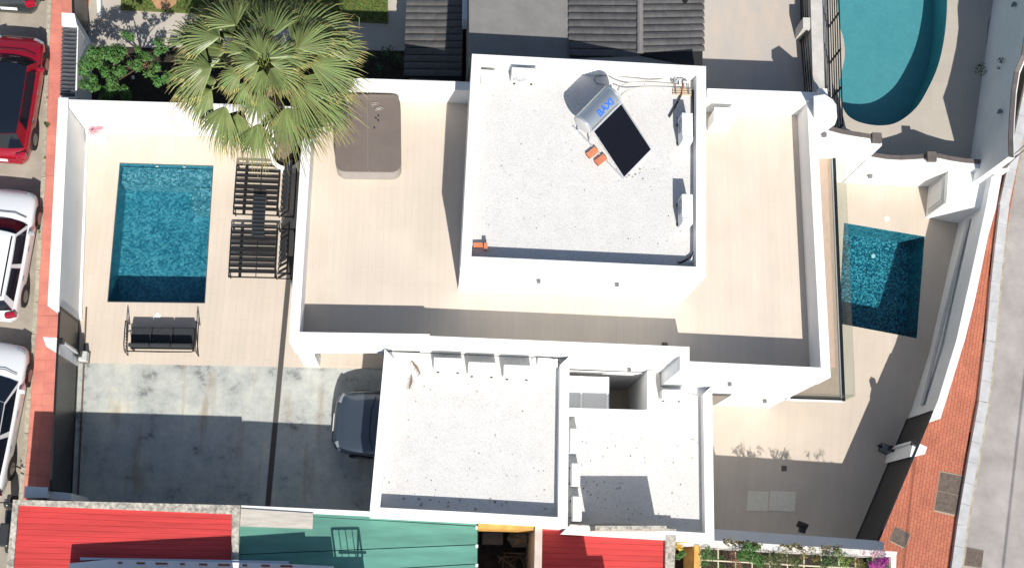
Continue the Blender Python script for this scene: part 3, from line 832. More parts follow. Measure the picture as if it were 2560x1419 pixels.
# scalloped north wall of the patio
P0s, P1s = at(2115, 457, Z2).xy, at(2290, 466, Z2).xy
sc_prof = [(2040, 262), (2052, 312), (2075, 321), (2105, 329), (2140, 335), (2180, 341), (2204, 346)]
sc_prof2 = [(2163, 381), (2180, 386), (2215, 392), (2250, 394), (2290, 392), (2325, 389), (2345, 389), (2372, 395), (2410, 401), (2460, 405), (2522, 408)]
nwall = thing("boundary_wall", "white scalloped wall with brown coping between the two east pools", "wall", (P1s[0], P1s[1], Z2))
dN = (P1s - P0s).normalized(); nN = Vector((-dN[1], dN[0]))
if nN[1] < 0: nN = -nN
TN = 0.24
def scallop(prof, name, zlow):
    W = [onwall(x, y, P0s + nN * TN, P1s + nN * TN) for x, y in prof]
    b = MB(); c = MB()
    for i in range(len(W) - 1):
        p, r = W[i], W[i + 1]
        if abs(p[0] - r[0]) < .01: continue
        vs = []
        for z_off, base in ((0, True), (0, False)):
            pass
        F0, F1 = p.xy - nN * TN, r.xy - nN * TN
        b.prism([F0, F1, r.xy, p.xy], zlow, [p[2], r[2], r[2], p[2]])
        o = nN * .02
        vs = [(*(F0 + nN * .155), p[2]), (*(F1 + nN * .155), r[2]), (*(r.xy + nN * .06), r[2]), (*(p.xy + nN * .06), p[2])]
        vs2 = [(v[0], v[1], v[2] + .045) for v in vs]
        c.add(vs + vs2, [(3, 2, 1, 0), (4, 5, 6, 7), (0, 1, 5, 4), (1, 2, 6, 5), (2, 3, 7, 6), (3, 0, 4, 7)])
    b.build(name, white, nwall)
    c.build("coping", coping_brown, nwall)
    return W
Wa = scallop(sc_prof, "wall_body", Z2 - .4)
Wb = scallop(sc_prof2, "wall_body", Z2 - .401)
print("scallop z", [round(v[2], 2) for v in Wa], [round(v[2], 2) for v in Wb], [round(v[0], 2) for v in Wb][:3])
for px_, W_ in (((2190, 340), 0), ((2327, 387), 1), ((2505, 402), 1)):
    p = onwall(*px_, P0s + nN * TN, P1s + nN * TN)
    MB().box((p[0], p[1] - .08, p[2] + .03), (.30, .32, .14)).build("coping_post", coping_brown, nwall)
# rounded buttress where the patio wall meets the terrace
bt = [onwall(x, y, P0s + nN * .05, P1s + nN * .05) for x, y in ((2034, 240), (2062, 236), (2082, 249), (2091, 262), (2092, 272), (2086, 290), (2070, 302), (2050, 312), (2034, 314))]
vs = [(v[0], v[1], v[2]) for v in bt] + [(v[0], v[1] - .28, v[2]) for v in bt]
n_ = len(bt)
fs = [tuple(range(n_)), tuple(reversed(range(n_, 2 * n_)))] + [(i, i + n_, (i + 1) % n_ + n_, (i + 1) % n_) for i in range(n_)]
MB().add(vs, fs).build("wall_buttress", white, nwall)
p = at(2058, 230, 4.25)
MB().box((p[0], p[1], 3.95), (.26, .22, .6)).build("wall_post", white, nwall)
wall_l = [(2060, 333), (2175, 436)]
for x, y in wall_l:
    p = onwall(x, y, P0s, P1s)
    o = MB().box((p[0], p[1] - .06, p[2]), (.13, .12, .13)).build("wall_light", mat("lamp_housing_grey", (.17, .17, .17), .5), nwall)
p = onwall(2158, 432, P0s, P1s)
MB().box((p[0] - .1, p[1] - .03, p[2] + .1), (.30, .05, .02)).build("wall_vent", alu, nwall)
# pump house in the corner
ph = thing("pump_housing", "white pool pump enclosure with grey hatch in the north east corner of the patio", "enclosure", at(2400, 480, Z2))
ZH = -0.55
pht = pts([(2374, 424), (2366, 506), (2470, 524), (2500, 430)], ZH)
MB().prism([pht[0] + Vector((0, .2)), pht[1], Vector(pht[2]) + Vector((.0, 0)), Vector(pht[3]) + Vector((.0, .2))], Z2, ZH).build("housing_body", white, ph)
a_, c_ = pht[0], pht[1]
cc = (a_ + c_) / 2; dd = (c_ - a_); an = math.atan2(dd[1], dd[0])
MB().box((cc[0] - .025, cc[1], Z2 + .85), (dd.length * .82, .03, 1.25), an).build("hatch", mat("hatch_grey", (.50, .51, .50), .6), ph)
MB().box((cc[0] - .05, cc[1], Z2 + .85), (dd.length * .66, .02, 1.05), an).build("hatch_panel", mat("hatch_grey2", (.58, .59, .58), .6), ph)
# south patio wall
sp = thing("boundary_wall", "white flat topped wall at the south edge of the patio beside the flowering trellis", "wall", at(2000, 1345, Z2))
MB().prism(pts([(1787, 1321), (2192, 1350), (2203, 1376), (1787, 1351)], -.2), Z2 - .3, -.2).build("wall_body", white, sp)
MB().prism(pts([(2192, 1350), (2211, 1354), (2208, 1377), (2203, 1376)], -.2), Z2 - .3, -.199).build("wall_end", white, sp)

# ================================================================== GATES
def gate(label, N_, S_, ztop, zbot, th, armN, label_motor, motor_px, pillar_px, pz, flip):
    g = thing("sliding_gate", label, "gate", at((N_[0] + S_[0]) / 2, (N_[1] + S_[1]) / 2, zbot))
    a, c = at(*N_, ztop).xy, at(*S_, ztop).xy
    t = (c - a).normalized(); an = math.atan2(t[1], t[0]); L = (c - a).length; m = (a + c) / 2
    n = Vector((-t[1], t[0]))
    H_ = ztop - zbot
    MB().box((m[0], m[1], zbot + H_ / 2), (L - .02, th * .5, H_ - .12), an).build("gate_panel", gate_metal, g)
    MB().box((m[0], m[1], ztop - .03), (L, th, .06), an).build("top_rail", black_metal, g)
    MB().box((m[0], m[1], zbot + .06), (L, th, .10), an).build("bottom_rail", black_metal, g)
    for s in (-1, 1):
        q = m + t * (L / 2 - .03) * s
        MB().box((q[0], q[1], zbot + H_ / 2), (.06, th, H_ - .02), an).build("stile", black_metal, g)
    return g, a, c, t, an
g1, ga, gc, gt, gan = gate("tall dark sheet metal sliding gate beside the west driveway", (149, 765), (126, 1226), 2.15, 0.02, .06, None, None, None, None, 0, 1)
MB().box((at(207, 1000, 0)[0], at(207, 1020, 0)[1], 0.008), (.05, 6.2, .02), gan - pi / 2).build("floor_track", mat("rusty_track", (.12, .08, .06), .7), g1)
g2, gb, gd, gt2, gan2 = gate("tall black sliding gate beside the brick pavement and east patio", (2332, 1026), (2196, 1350), -.12, Z2 + .03, .06, None, None, None, None, 0, 1)
# pillars holding the gate guides
p1 = thing("gate_pillar", "white pillar on the street side of the west driveway gate", "pillar", at(128, 860, 0))
MB().prism(pts([(107, 842), (148, 844), (148, 885), (116, 866)], 2.1), -.1, 2.1).build("pillar_body", white, p1)
p2 = thing("gate_pillar", "white pillar on the brick pavement side of the black east gate", "pillar", at(2297, 1120, Z2))
MB().prism(pts([(2283, 1100), (2318, 1117), (2312, 1134), (2275, 1141)], -.15), Z2 - .1, -.15).build("pillar_body", white, p2)
def gate_arm(label, a, b_, mpos, an):
    o = thing("gate_guide", label, "gate guide", a)
    a = Vector(a); b_ = Vector(b_)
    MB().tube([a, b_], .035, 8).build("guide_arm", alu, o)
    for q in (a, b_): MB().box(q, (.16, .16, .22), an).build("guide_bracket", black_metal, o)
    return o
gate_arm("pale steel guide arm spanning the west gate by its motor", at(152, 852, 2.1), at(196, 884, .55), None, gan)
gate_arm("pale steel guide arm spanning the black east gate", at(2286, 1107, -.1), at(2229, 1121, Z2 + .55), None, gan2)
def motor(label, c, an, m):
    o = thing("gate_motor", label, "motor", c)
    MB().box((c[0], c[1], c[2] + .16), (.24, .30, .30), an).build("motor_casing", m, o, bevel=.02)
    MB().box((c[0] - .15, c[1] + .06, c[2] + .14), (.06, .22, .2), an).build("motor_gear", black_metal, o)
    MB().box((c[0], c[1], c[2] + .01), (.3, .36, .03), an).build("motor_base", iron, o)
motor("pale gate motor box on the pool deck side of the west gate", at(213, 893, 0), 0.0, mat("motor_pale", (.50, .53, .50), .5))
motor("small dark grey gate motor box on the patio beside the east gate", at(2211, 1122, Z2), gan2, mat("motor_grey", (.14, .15, .17), .5))

# driveway drain
dr = thing("slot_drain", "long dark slot drain crossing the pool deck and driveway", "drain", at(695, 950, 0))
da, db_ = at(727, 640, 0.0).xy, at(669, 1268, 0.0).xy
tt = (db_ - da).normalized(); an = math.atan2(tt[1], tt[0]); mm = (da + db_) / 2
MB().box((mm[0], mm[1], 0.004), ((db_ - da).length, .135, .012), an).build("drain_channel", mat("drain_channel_dark", (.075, .068, .060), .8), dr)
for s in (-1, 1):
    n = Vector((-tt[1], tt[0])) * s * .075
    MB().box((mm[0] + n[0], mm[1] + n[1], 0.006), ((db_ - da).length, .014, .02), an).build("drain_edge", mat("drain_edge_steel", (.16, .15, .14), .5), dr)
# skimmer lids
for c, z, l in (((394, 789), 0.0, "round pale skimmer lid between the west pool and the sofa"), ((2217, 547), Z2, "round pale skimmer lid north of the small east pool")):
    p = at(*c, z); o = MB().disc(p.xy, .095, z, z + .012).build("skimmer_lid", lid_w); tag(o, l, "lid")
p = at(1960, 1170, Z2); o = MB().box((p[0], p[1], Z2 + .012), (.17, .17, .02)).build("floor_drain", iron); tag(o, "small square dark drain in the shaded patio", "drain")
o = thing("entrance_mat", "pale rectangular mat of two panels lying in the patio shade", "mat", at(1925, 1250, Z2))
for fx in ((1870, 1922), (1926, 1990)):
    MB().prism(pts([(fx[0], 1226), (fx[1], 1228), (fx[1] - 3, 1278), (fx[0] - 5, 1275)], Z2 + .015), Z2 + .002, Z2 + .015).build("mat_panel", mat_beige, o)
fl = thing("floodlight", "black floodlight on the south patio wall", "floodlight", at(2005, 1325, -.2))
p = at(2006, 1312, -0.75)
MB().box(p, (.34, .20, .05), -.35, M=Matrix.Rotation(-.35, 3, 'Z') @ Matrix.Rotation(.5, 3, 'X')).build("lamp_head", black_metal, fl)
MB().box((p[0], p[1] - .15, -.80), (.18, .16, .2), -.2).build("lamp_bracket", black_metal, fl)

# ================================================================== ROOF EQUIPMENT
def ac_template():
    t = thing("air_conditioner", "template", "air conditioner", (0, 0, 0), "air conditioning units on the flat roofs")
    MB().box((0, 0, .36), (.82, .30, .58)).build("casing", ac_white, t, bevel=.015)
    ring = MB()
    n = 20
    ring.add([(-.14 + .22 * cos(2 * pi * k / n), -.155, .37 + .22 * sin(2 * pi * k / n)) for k in range(n)], [tuple(range(n))])
    ring.build("fan_recess", ac_dark, t)
    g = MB()
    for k in range(7): g.box((-.14, -.16, .18 + k * .064), (.40, .008, .01))
    for k in range(3): g.tube([(-.14 + .06 * (k + 1) * cos(a), -.165, .37 + .06 * (k + 1) * sin(a)) for a in [2 * pi * i / 16 for i in range(17)]], .004, 4)
    g.build("fan_grille", ac_white, t)
    for x in (-.28, .28): MB().box((x, 0, .035), (.06, .36, .07)).build("foot", rubber, t)
    MB().box((.34, -.02, .662), (.10, .24, .012)).build("service_cap", ac_white, t)
    return t
ac0 = ac_template()
acs = [
 ((1121, 907), 2.9, 0, "air conditioner on the garage roof, westernmost of the row under the terrace wall", 1.0),
 ((1207, 918), 2.9, 0, "air conditioner on the garage roof, second in the row from the two dead palm leaves", 1.0),
 ((1296, 925), 2.9, 0, "air conditioner on the garage roof, third in the row, next to the looped cable", 1.0),
 ((1719, 317), 5.5, -pi / 2, "air conditioner on the upper gravel roof beside the stacked pipe pallets", 1.0),
 ((1719, 521), 5.5, -pi / 2, "air conditioner on the upper gravel roof near its south east corner", 1.0),
 ((1686, 984), 1.1, 0, "air conditioner on the lower gravel roof against the terrace wall", .86),
 ((1311, 180), 5.5, 0, "air conditioner at the north edge of the upper gravel roof by a long cable", .85),
 ((1437, 1100), 1.1, pi / 2, "air conditioner on the lower gravel roof, nearest the light well", .86),
 ((1440, 1185), 1.1, pi / 2, "air conditioner on the lower gravel roof, middle one along its west parapet", .80),
 ((1443, 1270), 1.1, pi / 2, "grey shaded air conditioner in the south west corner of the lower gravel roof", .86)]
for i, (c, z, rz, lab, s) in enumerate(acs):
    o = ac0 if i == 0 else copy_tree(ac0)
    p = at(c[0], c[1], z + .65 * s)
    place(o, (p[0], p[1], z), rz, s)
    o["label"] = lab
def simple_box(name, label, cat, P, zr, z0, m, group=None, cap=None):
    t = thing(name, label, cat, (P[0][0], P[0][1], z0), group)
    MB().prism(P, z0, zr).build("casing", m, t, bevel=.01)
    if cap: 
        c = sum((Vector(p) for p in P), Vector((0, 0))) / len(P)
        MB().prism([Vector(p) + (Vector(p) - c) * .06 for p in P], zr + .001, zr + .03).build("lid", cap, t)
    return t
simple_box("duct_cover", "cream box standing in the north west corner of the upper gravel roof", "box", pts([(1204, 176), (1240, 178), (1237, 206), (1203, 204)], 5.75), 5.75, 5.5, mat("cream_casing", (.74, .71, .64), .6), cap=mat("cream_lid", (.78, .76, .70), .6))
simple_box("utility_cabinet", "white cabinet on the terrace against the north wall beside the upper block", "cabinet", pts([(1787, 270), (1838, 272), (1836, 304), (1785, 302)], 3.9), 3.9, ZT, ac_white, cap=ac_white)
simple_box("duct_cover", "low white box at the east end of the garage roof under the looped cable", "box", pts([(1345, 893), (1394, 896), (1394, 917), (1344, 913)], 3.1), 3.1, 2.9, ac_white)
# solar water heater
sh = thing("solar_water_heater", "solar water heater with silver tank lettered BAXI and black collector panel", "water heater", at(1540, 340, 5.5))
TZ = 6.45
ta, tb = at(1456, 312, TZ), at(1531, 236, TZ)
ax = (tb - ta).normalized()
per = Vector((ax[1], -ax[0], 0))          # towards the panel (south-east)
R_ = .30
n = 40
def cyl(a, b_, r, n, caps=True):
    m = MB(); m.tube([a, b_], r, n, caps); return m
cyl(ta, tb, R_, n).build("tank", steel, sh, smooth=False)
for q, s in ((ta, -1), (tb, 1)):
    vs = []; rings = 5
    m = MB()
    m.tube([q + ax * s * (.001 + .07 * k / 4) for k in range(5)], [R_ * .995 * sqrt(max(0.02, 1 - (k / 4.2) ** 2)) for k in range(5)], 28).build("tank_end", steel_end, sh, smooth=True)
for f_ in (0.02, .98):
    q = ta + (tb - ta) * f_
    m = MB(); m.tube([q - ax * .012, q + ax * .012], R_ + .006, 32).build("tank_band", alu, sh)
# panel
pzt, pzb = 6.30, 5.62
c_tl, c_tr = at(1482, 327, pzt), at(1552, 257, pzt)
c_br, c_bl = at(1629, 374, pzb), at(1560, 445, pzb)
u = (c_tr - c_tl); v_ = (c_bl - c_tl); nrm = u.cross(v_).normalized()
if nrm[2] < 0: nrm = -nrm
def slab3(c, nrm, t0, t1):
    m = MB(); vs = [p + nrm * t0 for p in c] + [p + nrm * t1 for p in c]
    m.add(vs, [(3, 2, 1, 0), (4, 5, 6, 7), (0, 1, 5, 4), (1, 2, 6, 5), (2, 3, 7, 6), (3, 0, 4, 7)]); return m
C4 = [c_tl, c_tr, c_br, c_bl]
cm = sum(C4, Vector()) / 4
slab3(C4, nrm, -.06, 0).build("collector_frame", alu, sh)
slab3([cm + (p - cm) * .97 for p in C4], nrm, 0.001, .008).build("collector_glass", absorber, sh)
for s in (0, 1):
    top = (c_tl if s == 0 else c_tr); bot = (c_bl if s == 0 else c_br)
    MB().tube([(top[0], top[1], top[2] - .07), (top[0], top[1], 5.5)], .02, 6).build("support_leg", alu, sh)
    tk = (ta if s == 0 else tb) + ax * (.12 if s == 0 else -.12)
    MB().tube([(tk[0], tk[1], TZ - .25), (tk[0] - per[0] * .15, tk[1] - per[1] * .15, 5.5)], .02, 6).build("support_leg", alu, sh)
    MB().tube([(tk[0] - per[0] * .3, tk[1] - per[1] * .3, 5.53), (bot[0], bot[1], 5.53)], .022, 6).build("base_rail", alu, sh)
MB().tube([c_tl + nrm * .03, c_tr + nrm * .03], .03, 8).build("header_pipe", alu, sh)
# lettering wrapped on the tank
tc = bpy.data.curves.new("lettering", 'FONT'); tc.body = "BAXI"; tc.size = .27; tc.align_x = 'CENTER'; tc.align_y = 'CENTER'; tc.offset = .008
to = bpy.data.objects.new("tmp_text", tc); COL.objects.link(to)
bpy.context.view_layer.update()
tm = bpy.data.meshes.new_from_object(to.evaluated_get(bpy.context.evaluated_depsgraph_get()))
bpy.data.objects.remove(to)
bm = bmesh.new(); bm.from_mesh(tm); bmesh.ops.triangulate(bm, faces=bm.faces)
bmesh.ops.subdivide_edges(bm, edges=[e_ for e_ in bm.edges if e_.calc_length() > .04], cuts=3, use_grid_fill=True)
tcen = ta + (tb - ta) * .58
a0 = radians(33)
vsl = []
for vv in bm.verts:
    th = a0 - vv.co.y / R_
    vsl.append(tcen + ax * vv.co.x * 1.0 + (per * sin(th) + Vector((0, 0, 1)) * cos(th)) * (R_ + .006))
bm.verts.index_update()
fsl = [tuple(vx.index for vx in f_.verts) for f_ in bm.faces]
bm.free()
m = MB(); m.add(vsl, fsl); m.build("lettering", blue_ink, sh)
# hollow bricks
def hollow_brick(label, c, z, rz, L=.33, W=.17, Hh=.11):
    o = thing("hollow_brick", label, "brick", (c[0], c[1], z), "loose terracotta bricks on the upper roof")
    m = MB().box((0, 0, Hh / 2), (L, W, Hh)); 
    bo_ = m.build("brick_body", brick_or, o); bo_.location = (0, 0, 0)
    bo_.matrix_parent_inverse = Matrix.Identity(4)
    h = MB()
    for k in (-1, 0, 1): h.box((L / 2 + .001, k * W * .3, Hh / 2), (.004, W * .2, Hh * .6)); h.box((-L / 2 - .001, k * W * .3, Hh / 2), (.004, W * .2, Hh * .6))
    h_ = h.build("brick_hole", insul, o); h_.location = (0, 0, Hh * .2); h_.matrix_parent_inverse = Matrix.Identity(4)
    WM[o.name] = Matrix.Identity(4)
    place(o, (c[0], c[1], z), rz)
hollow_brick("salmon hollow brick beside the solar collector, nearer the tank", at(1481, 381, 5.6), 5.5, .72)
hollow_brick("salmon hollow brick beside the solar collector, farther from the tank", at(1502, 399, 5.6), 5.5, .72)
hollow_brick("bright orange brick standing in the south west corner of the upper roof", at(1214, 615, 5.7), 5.5, pi / 2, .14, .10, .28)
hollow_brick("dull pink brick lying in the south west corner of the upper roof", at(1196, 612, 5.6), 5.5, .05, .27, .12, .12)
# cables and pipes
def cable(label, path, r, m, name="cable", cat="cable", n=6, group=None):
    P = [Vector(p) for p in path]
    out = []
    for i in range(len(P) - 1):
        p0 = P[max(i - 1, 0)]; p1 = P[i]; p2 = P[i + 1]; p3 = P[min(i + 2, len(P) - 1)]
        for s in range(5):
            t = s / 5
            out.append(0.5 * ((2 * p1) + (-p0 + p2) * t + (2 * p0 - 5 * p1 + 4 * p2 - p3) * t * t + (-p0 + 3 * p1 - 3 * p2 + p3) * t ** 3))
    out.append(P[-1])
    o = MB().tube(out, r, n).build(name, m)
    return tag(o, label, cat, group)
zc = 5.53
cable("long dark cable along the north edge of the upper roof", [at(1338, 170, 5.56), at(1400, 178, zc), at(1500, 180, zc), at(1560, 183, zc), at(1600, 191, zc), at(1690, 190, zc)], .014, cable_m)
cable("thin grey cable curving behind the heater tank to the roof corner", [at(1512, 212, zc), at(1490, 207, zc), at(1489, 193, zc + .05), at(1515, 188, zc), at(1580, 194, zc), at(1630, 199, zc), at(1680, 192, zc)], .012, cable_m)
cable("pale pipe looping from the tank end to the manifold", [at(1545, 228, 6.3), at(1548, 218, 5.9), at(1570, 208, zc), at(1620, 206, zc), at(1700, 212, zc)], .016, cable_l, "pipe", "pipe")
cable("lower pale pipe running from the collector to the manifold", [at(1551, 240, 6.1), at(1565, 228, 5.7), at(1600, 218, zc), at(1660, 218, zc), at(1715, 220, zc)], .014, cable_l, "pipe", "pipe")
cable("black insulated pipe lying beside the northern roof air conditioner", [at(1708, 205, 5.56), at(1703, 236, 5.56), at(1690, 262, 5.56), at(1673, 293, 5.56)], .026, insul, "pipe", "pipe")
cable("brown insulated pipe along the east parapet behind the roof air conditioners", [at(1731, 225, 5.56), at(1734, 260, 5.56), at(1735, 320, 5.56), at(1727, 350, 5.60), at(1716, 351, 5.7)], .034, insul, "pipe", "pipe")
cable("white bent drain pipe by the northern roof air conditioner", [at(1712, 352, 5.6), at(1726, 352, 5.6), at(1736, 342, 5.6), at(1737, 328, 5.6)], .02, ac_white, "pipe", "pipe")
cable("white curved drain pipe by the southern roof air conditioner", [at(1700, 556, 5.6), at(1716, 556, 5.6), at(1732, 560, 5.6), at(1738, 570, 5.58)], .02, ac_white, "pipe", "pipe")
cable("dark looping pipe in the south east corner of the upper roof", [at(1737, 570, 5.56), at(1738, 620, 5.56), at(1728, 640, 5.58), at(1705, 655, 5.58), at(1695, 657, 5.56)], .03, insul, "pipe", "pipe")
cable("white slanted drain spout in the south east corner of the upper roof", [at(1741, 622, 5.65), at(1728, 648, 5.65), at(1725, 655, 5.62)], .02, ac_white, "pipe", "pipe")
o = MB().prism(pts([(1712, 646), (1736, 647), (1736, 655), (1712, 654)], 5.6), 5.52, 5.58).build("junction_plate", ac_white); tag(o, "small white plate in the south east corner of the upper roof", "plate")
cable("looped grey cable over the east end of the garage roof", [at(1327, 897, 3.0), at(1340, 890, 3.1), at(1362, 891, 3.1), at(1385, 897, 3.1), at(1400, 906, 3.0)], .013, cable_m)
cable("thin pale cable lying along the south edge of the lower roof", [at(1470, 1313, 1.12), at(1510, 1307, 1.13), at(1570, 1308, 1.13), at(1630, 1318, 1.13)], .012, cable_l)
mf = thing("pipe_manifold", "tangle of foil wrapped pipes in the north east corner of the upper roof", "pipes", at(1700, 205, 5.5))
rr_ = random.Random(3)
for k in range(9):
    c = at(1676 + k * 5.2, 200 + rr_.uniform(-7, 7), 5.6)
    p_ = [c + Vector((rr_.uniform(-.22, .22), rr_.uniform(-.14, .14), rr_.uniform(0, .12))) for _ in range(4)]
    MB().tube(p_, .030, 7).build("foil_pipe", alu if k % 3 else cable_m, mf)
for k in range(3):
    c = at(1706, 224 + k * 6, 5.54)
    MB().box((c[0], c[1], 5.53), (.55, .045, .06)).build("pallet_board", mat("pale_pallet_wood", (.55, .45, .33), .8), mf)
for k in range(3):
    c = at(1688 + k * 16, 228, 5.6)
    MB().tube([at(1688 + k * 16, 205, 5.62), at(1690 + k * 16, 236, 5.62)], .013, 6).build("riser_pipe", cable_m if k != 1 else brick_or, mf)
# dead palm leaves on the garage roof, small debris
for lab, a_, c_ in (("dry brown palm leaf on the garage roof, slanted one", (1029, 902), (1051, 936)), ("dry brown palm leaf on the garage roof, upright one", (1029, 938), (1023, 972))):
    A_, B_ = at(*a_, 2.93), at(*c_, 2.93)
    m = MB()
    dv = (B_ - A_)
    pv = Vector((-dv[1], dv[0], 0)).normalized()
    m.tube([A_, A_ + dv * .5 + pv * .02, B_], [.012, .03, .008], 6)
    for k in range(9):
        q = A_ + dv * (k / 9); s = 1 if k % 2 else -1
        m.tube([q, q + dv * .16 + pv * s * rr_.uniform(.05, .14) + Vector((0, 0, .03))], [.008, .003], 4)
    o = m.build("dry_leaf", mat("dry_leaf_brown", (.20, .14, .085), .9)); tag(o, lab, "dry leaf")
m = MB()
def debris(px0, px1, py0, py1, z, n, sz):
    for _ in range(n):
        c = at(rr_.uniform(px0, px1), rr_.uniform(py0, py1), z)
        m.box((c[0], c[1], z + .01), (rr_.uniform(.3, 1) * sz, rr_.uniform(.3, 1) * sz, .015), rr_.uniform(0, 3))
debris(1210, 1730, 200, 630, 5.5, 45, .03); debris(1540, 1640, 400, 450, 5.5, 14, .05)
debris(960, 1390, 940, 1270, 2.9, 40, .032); debris(1440, 1755, 1050, 1310, 1.1, 60, .035); debris(1450, 1560, 1200, 1300, 1.1, 14, .045)
debris(960, 1390, 1245, 1275, 2.9, 16, .07)
tag(m.build("roof_debris", mat("debris_dark", (.22, .20, .17), .95, island=.4)), "scattered dark leaf litter on the three gravel roofs", "debris", kind="stuff")

# ================================================================== HOT TUB
ht = thing("hot_tub", "square hot tub with folding brown cover on the terrace beside the palm", "hot tub", at(918, 345, ZT))
def round_rect(c4, r, n=6):
    out = []
    N4 = len(c4)
    for i in range(N4):
        p0, p1, p2 = Vector(c4[i - 1]), Vector(c4[i]), Vector(c4[(i + 1) % N4])
        a = p1 + (p0 - p1).normalized() * r; c = p1 + (p2 - p1).normalized() * r
        for k in range(n + 1):
            t = k / n
            out.append(a * (1 - t) ** 2 + p1 * 2 * t * (1 - t) + c * t * t)
    return out
zt_ = 3.73
tq = pts([(838, 236), (1001, 237), (1003, 430), (838, 428)], zt_)
MB().prism(round_rect([Vector(p) * 1.0 for p in tq], .33), ZT, zt_ - .06).build("tub_shell", spa_side, ht, bevel=.03)
cx_ = (tq[0] + tq[1]) / 2; cy_ = (tq[3] + tq[2]) / 2
ctr = sum((Vector(p) for p in tq), Vector((0, 0))) / 4
tqi = [ctr + (Vector(p) - ctr) * 1.0 for p in tq]
for s, quad in ((0, [tqi[0], cx_ + Vector((-.012, 0)), cy_ + Vector((-.012, 0)), tqi[3]]), (1, [cx_ + Vector((.012, 0)), tqi[1], tqi[2], cy_ + Vector((.012, 0))])):
    if s == 0: rp = []
    P = round_rect(quad, .30 if False else .02, 2)
    # round only the outer corners
    q_ = [Vector(v) for v in quad]
    oc = (0, 3) if s == 0 else (1, 2)
    P = []
    for i in range(4):
        p0, p1, p2 = q_[i - 1], q_[i], q_[(i + 1) % 4]
        if i in oc:
            a = p1 + (p0 - p1).normalized() * .33; c = p1 + (p2 - p1).normalized() * .33
            P += [a * (1 - t) ** 2 + p1 * 2 * t * (1 - t) + c * t * t for t in [k / 7 for k in range(8)]]
        else: P.append(p1)
    zz = [zt_ + (.05 if abs((v - (cx_ + cy_) / 2)[0]) < .05 else .0) for v in P]
    MB().prism(P, zt_ - .058, zz).build("cover_half", cover_brown, ht)
m = MB()
for k in range(7):
    c = at(945 + rr_.uniform(-14, 14), 268 + rr_.uniform(-9, 9), zt_ + .04)
    m.tube([c + Vector((.07 * cos(a) * rr_.uniform(.5, 1.3), .04 * sin(a) * rr_.uniform(.5, 1.2), 0)) for a in [i * .7 for i in range(8)]], .005, 4)
tag(m.build("puddle_reflection", cable_l), "pale loops imitating a puddle reflection on the brown hot tub cover", "reflection")  # thin pale loops shaped to stand in for water reflecting on the cover
m = MB()
for c in ((946, 290), (946, 302), (936, 320), (940, 296)):
    q = at(*c, zt_ + .035); m.box(q, (.05, .03, .012), rr_.uniform(0, 3))
tag(m.build("fallen_leaves", insul), "few dark fallen leaves on the hot tub cover", "leaves")

# ================================================================== GARDEN FURNITURE
def daybed(label, NW, NE, SW, SE, first):
    z = .32
    c = [at(*q, z) for q in (NW, NE, SE, SW)]
    t = thing("sunbed", label, "sunbed", ((c[0] + c[2]) / 2)[:2] + (0,) if False else (((c[0] + c[2]) / 2)[0], ((c[0] + c[2]) / 2)[1], 0), "black slatted sunbeds by the terrace wall")
    u = (c[1] - c[0]); v = (c[3] - c[0])
    an = math.atan2(u[1], u[0])
    L = u.length; W = v.length
    P = lambda a, b_: c[0] + u * a + v * b_
    rec = .76
    for b_ in (0.0, 1.0):
        q = P(rec / 2, b_); MB().box((q[0], q[1], z - .03), (L * rec, .035, .06), an).build("side_rail", black_metal, t)
        q = P(rec + (1 - rec) / 2, b_); MB().box((q[0], q[1], z - .10), (L * (1 - rec), .03, .05), an).build("back_stay", black_metal, t)
    for a_, wd in ((0.0, .035), (.17, .09), (.42, .02), (.72, .05), (1.0, .04)):
        q = P(a_, .5); MB().box((q[0], q[1], z - (.06 if a_ not in (0.0, 1.0) else .032)), (wd, W, .04), an).build("cross_bar", black_metal, t)
    ns = 8
    for k in range(1, ns + 1):
        b_ = k / (ns + 1)
        wd = .135 if k == 4 else .092
        q = P(rec / 2 - .01, b_); MB().box((q[0], q[1], z - .008), (L * (rec - .03), wd, .02), an).build("slat", black_metal, t)
    # raised back rest
    R = Matrix.Rotation(an, 3, 'Z') @ Matrix.Rotation(radians(-62), 3, 'Y')
    base = P(rec + .01, 0)
    back = thing_local = None
    for k in range(0, ns + 2):
        b_ = k / (ns + 1)
        q = P(rec + .02, b_)
        cc_ = Vector((q[0], q[1], z)) + R @ Vector((.34, 0, 0))
        MB().box(cc_, (.66, .085, .02), M=R).build("back_slat", black_metal, t)
    q = P(rec + .02, .5)
    MB().box(Vector((q[0], q[1], z)) + R @ Vector((.66, 0, 0)), (.06, W, .03), M=R).build("back_rail", black_metal, t)
    MB().box(Vector((q[0], q[1], z)) + R @ Vector((.42, 0, .035)), (.34, W * (.9 if first else .45), .05), M=R).build("head_cushion", dark_fabric, t)
    for a_ in (.02, .74):
        for b_ in (0.02, .98):
            q = P(a_, b_); MB().box((q[0], q[1], .14), (.04, .04, .27), an).build("leg", black_metal, t)
    for b_ in (0.02, .98):
        q = P(.97, b_); MB().box((q[0], q[1], .10), (.04, .04, .20), an).build("leg", black_metal, t)
    return t
daybed("black slatted double sunbed under the palm fronds next to the pool", (592, 411), (742, 417), (583, 534), (733, 542), True)
daybed("black slatted double sunbed in full sun, farther from the palm", (580, 567), (739, 571), (570, 691), (730, 698), False)
st = thing("side_table", "narrow dark slatted table bridging the two sunbeds", "table", at(648, 540, 0))
z = .50
tc4 = [at(*q, z) for q in ((634, 486), (665, 487), (660, 591), (629, 590))]
c_ = sum(tc4, Vector()) / 4; u = (tc4[1] - tc4[0]); v = (tc4[3] - tc4[0]); an = math.atan2(u[1], u[0])
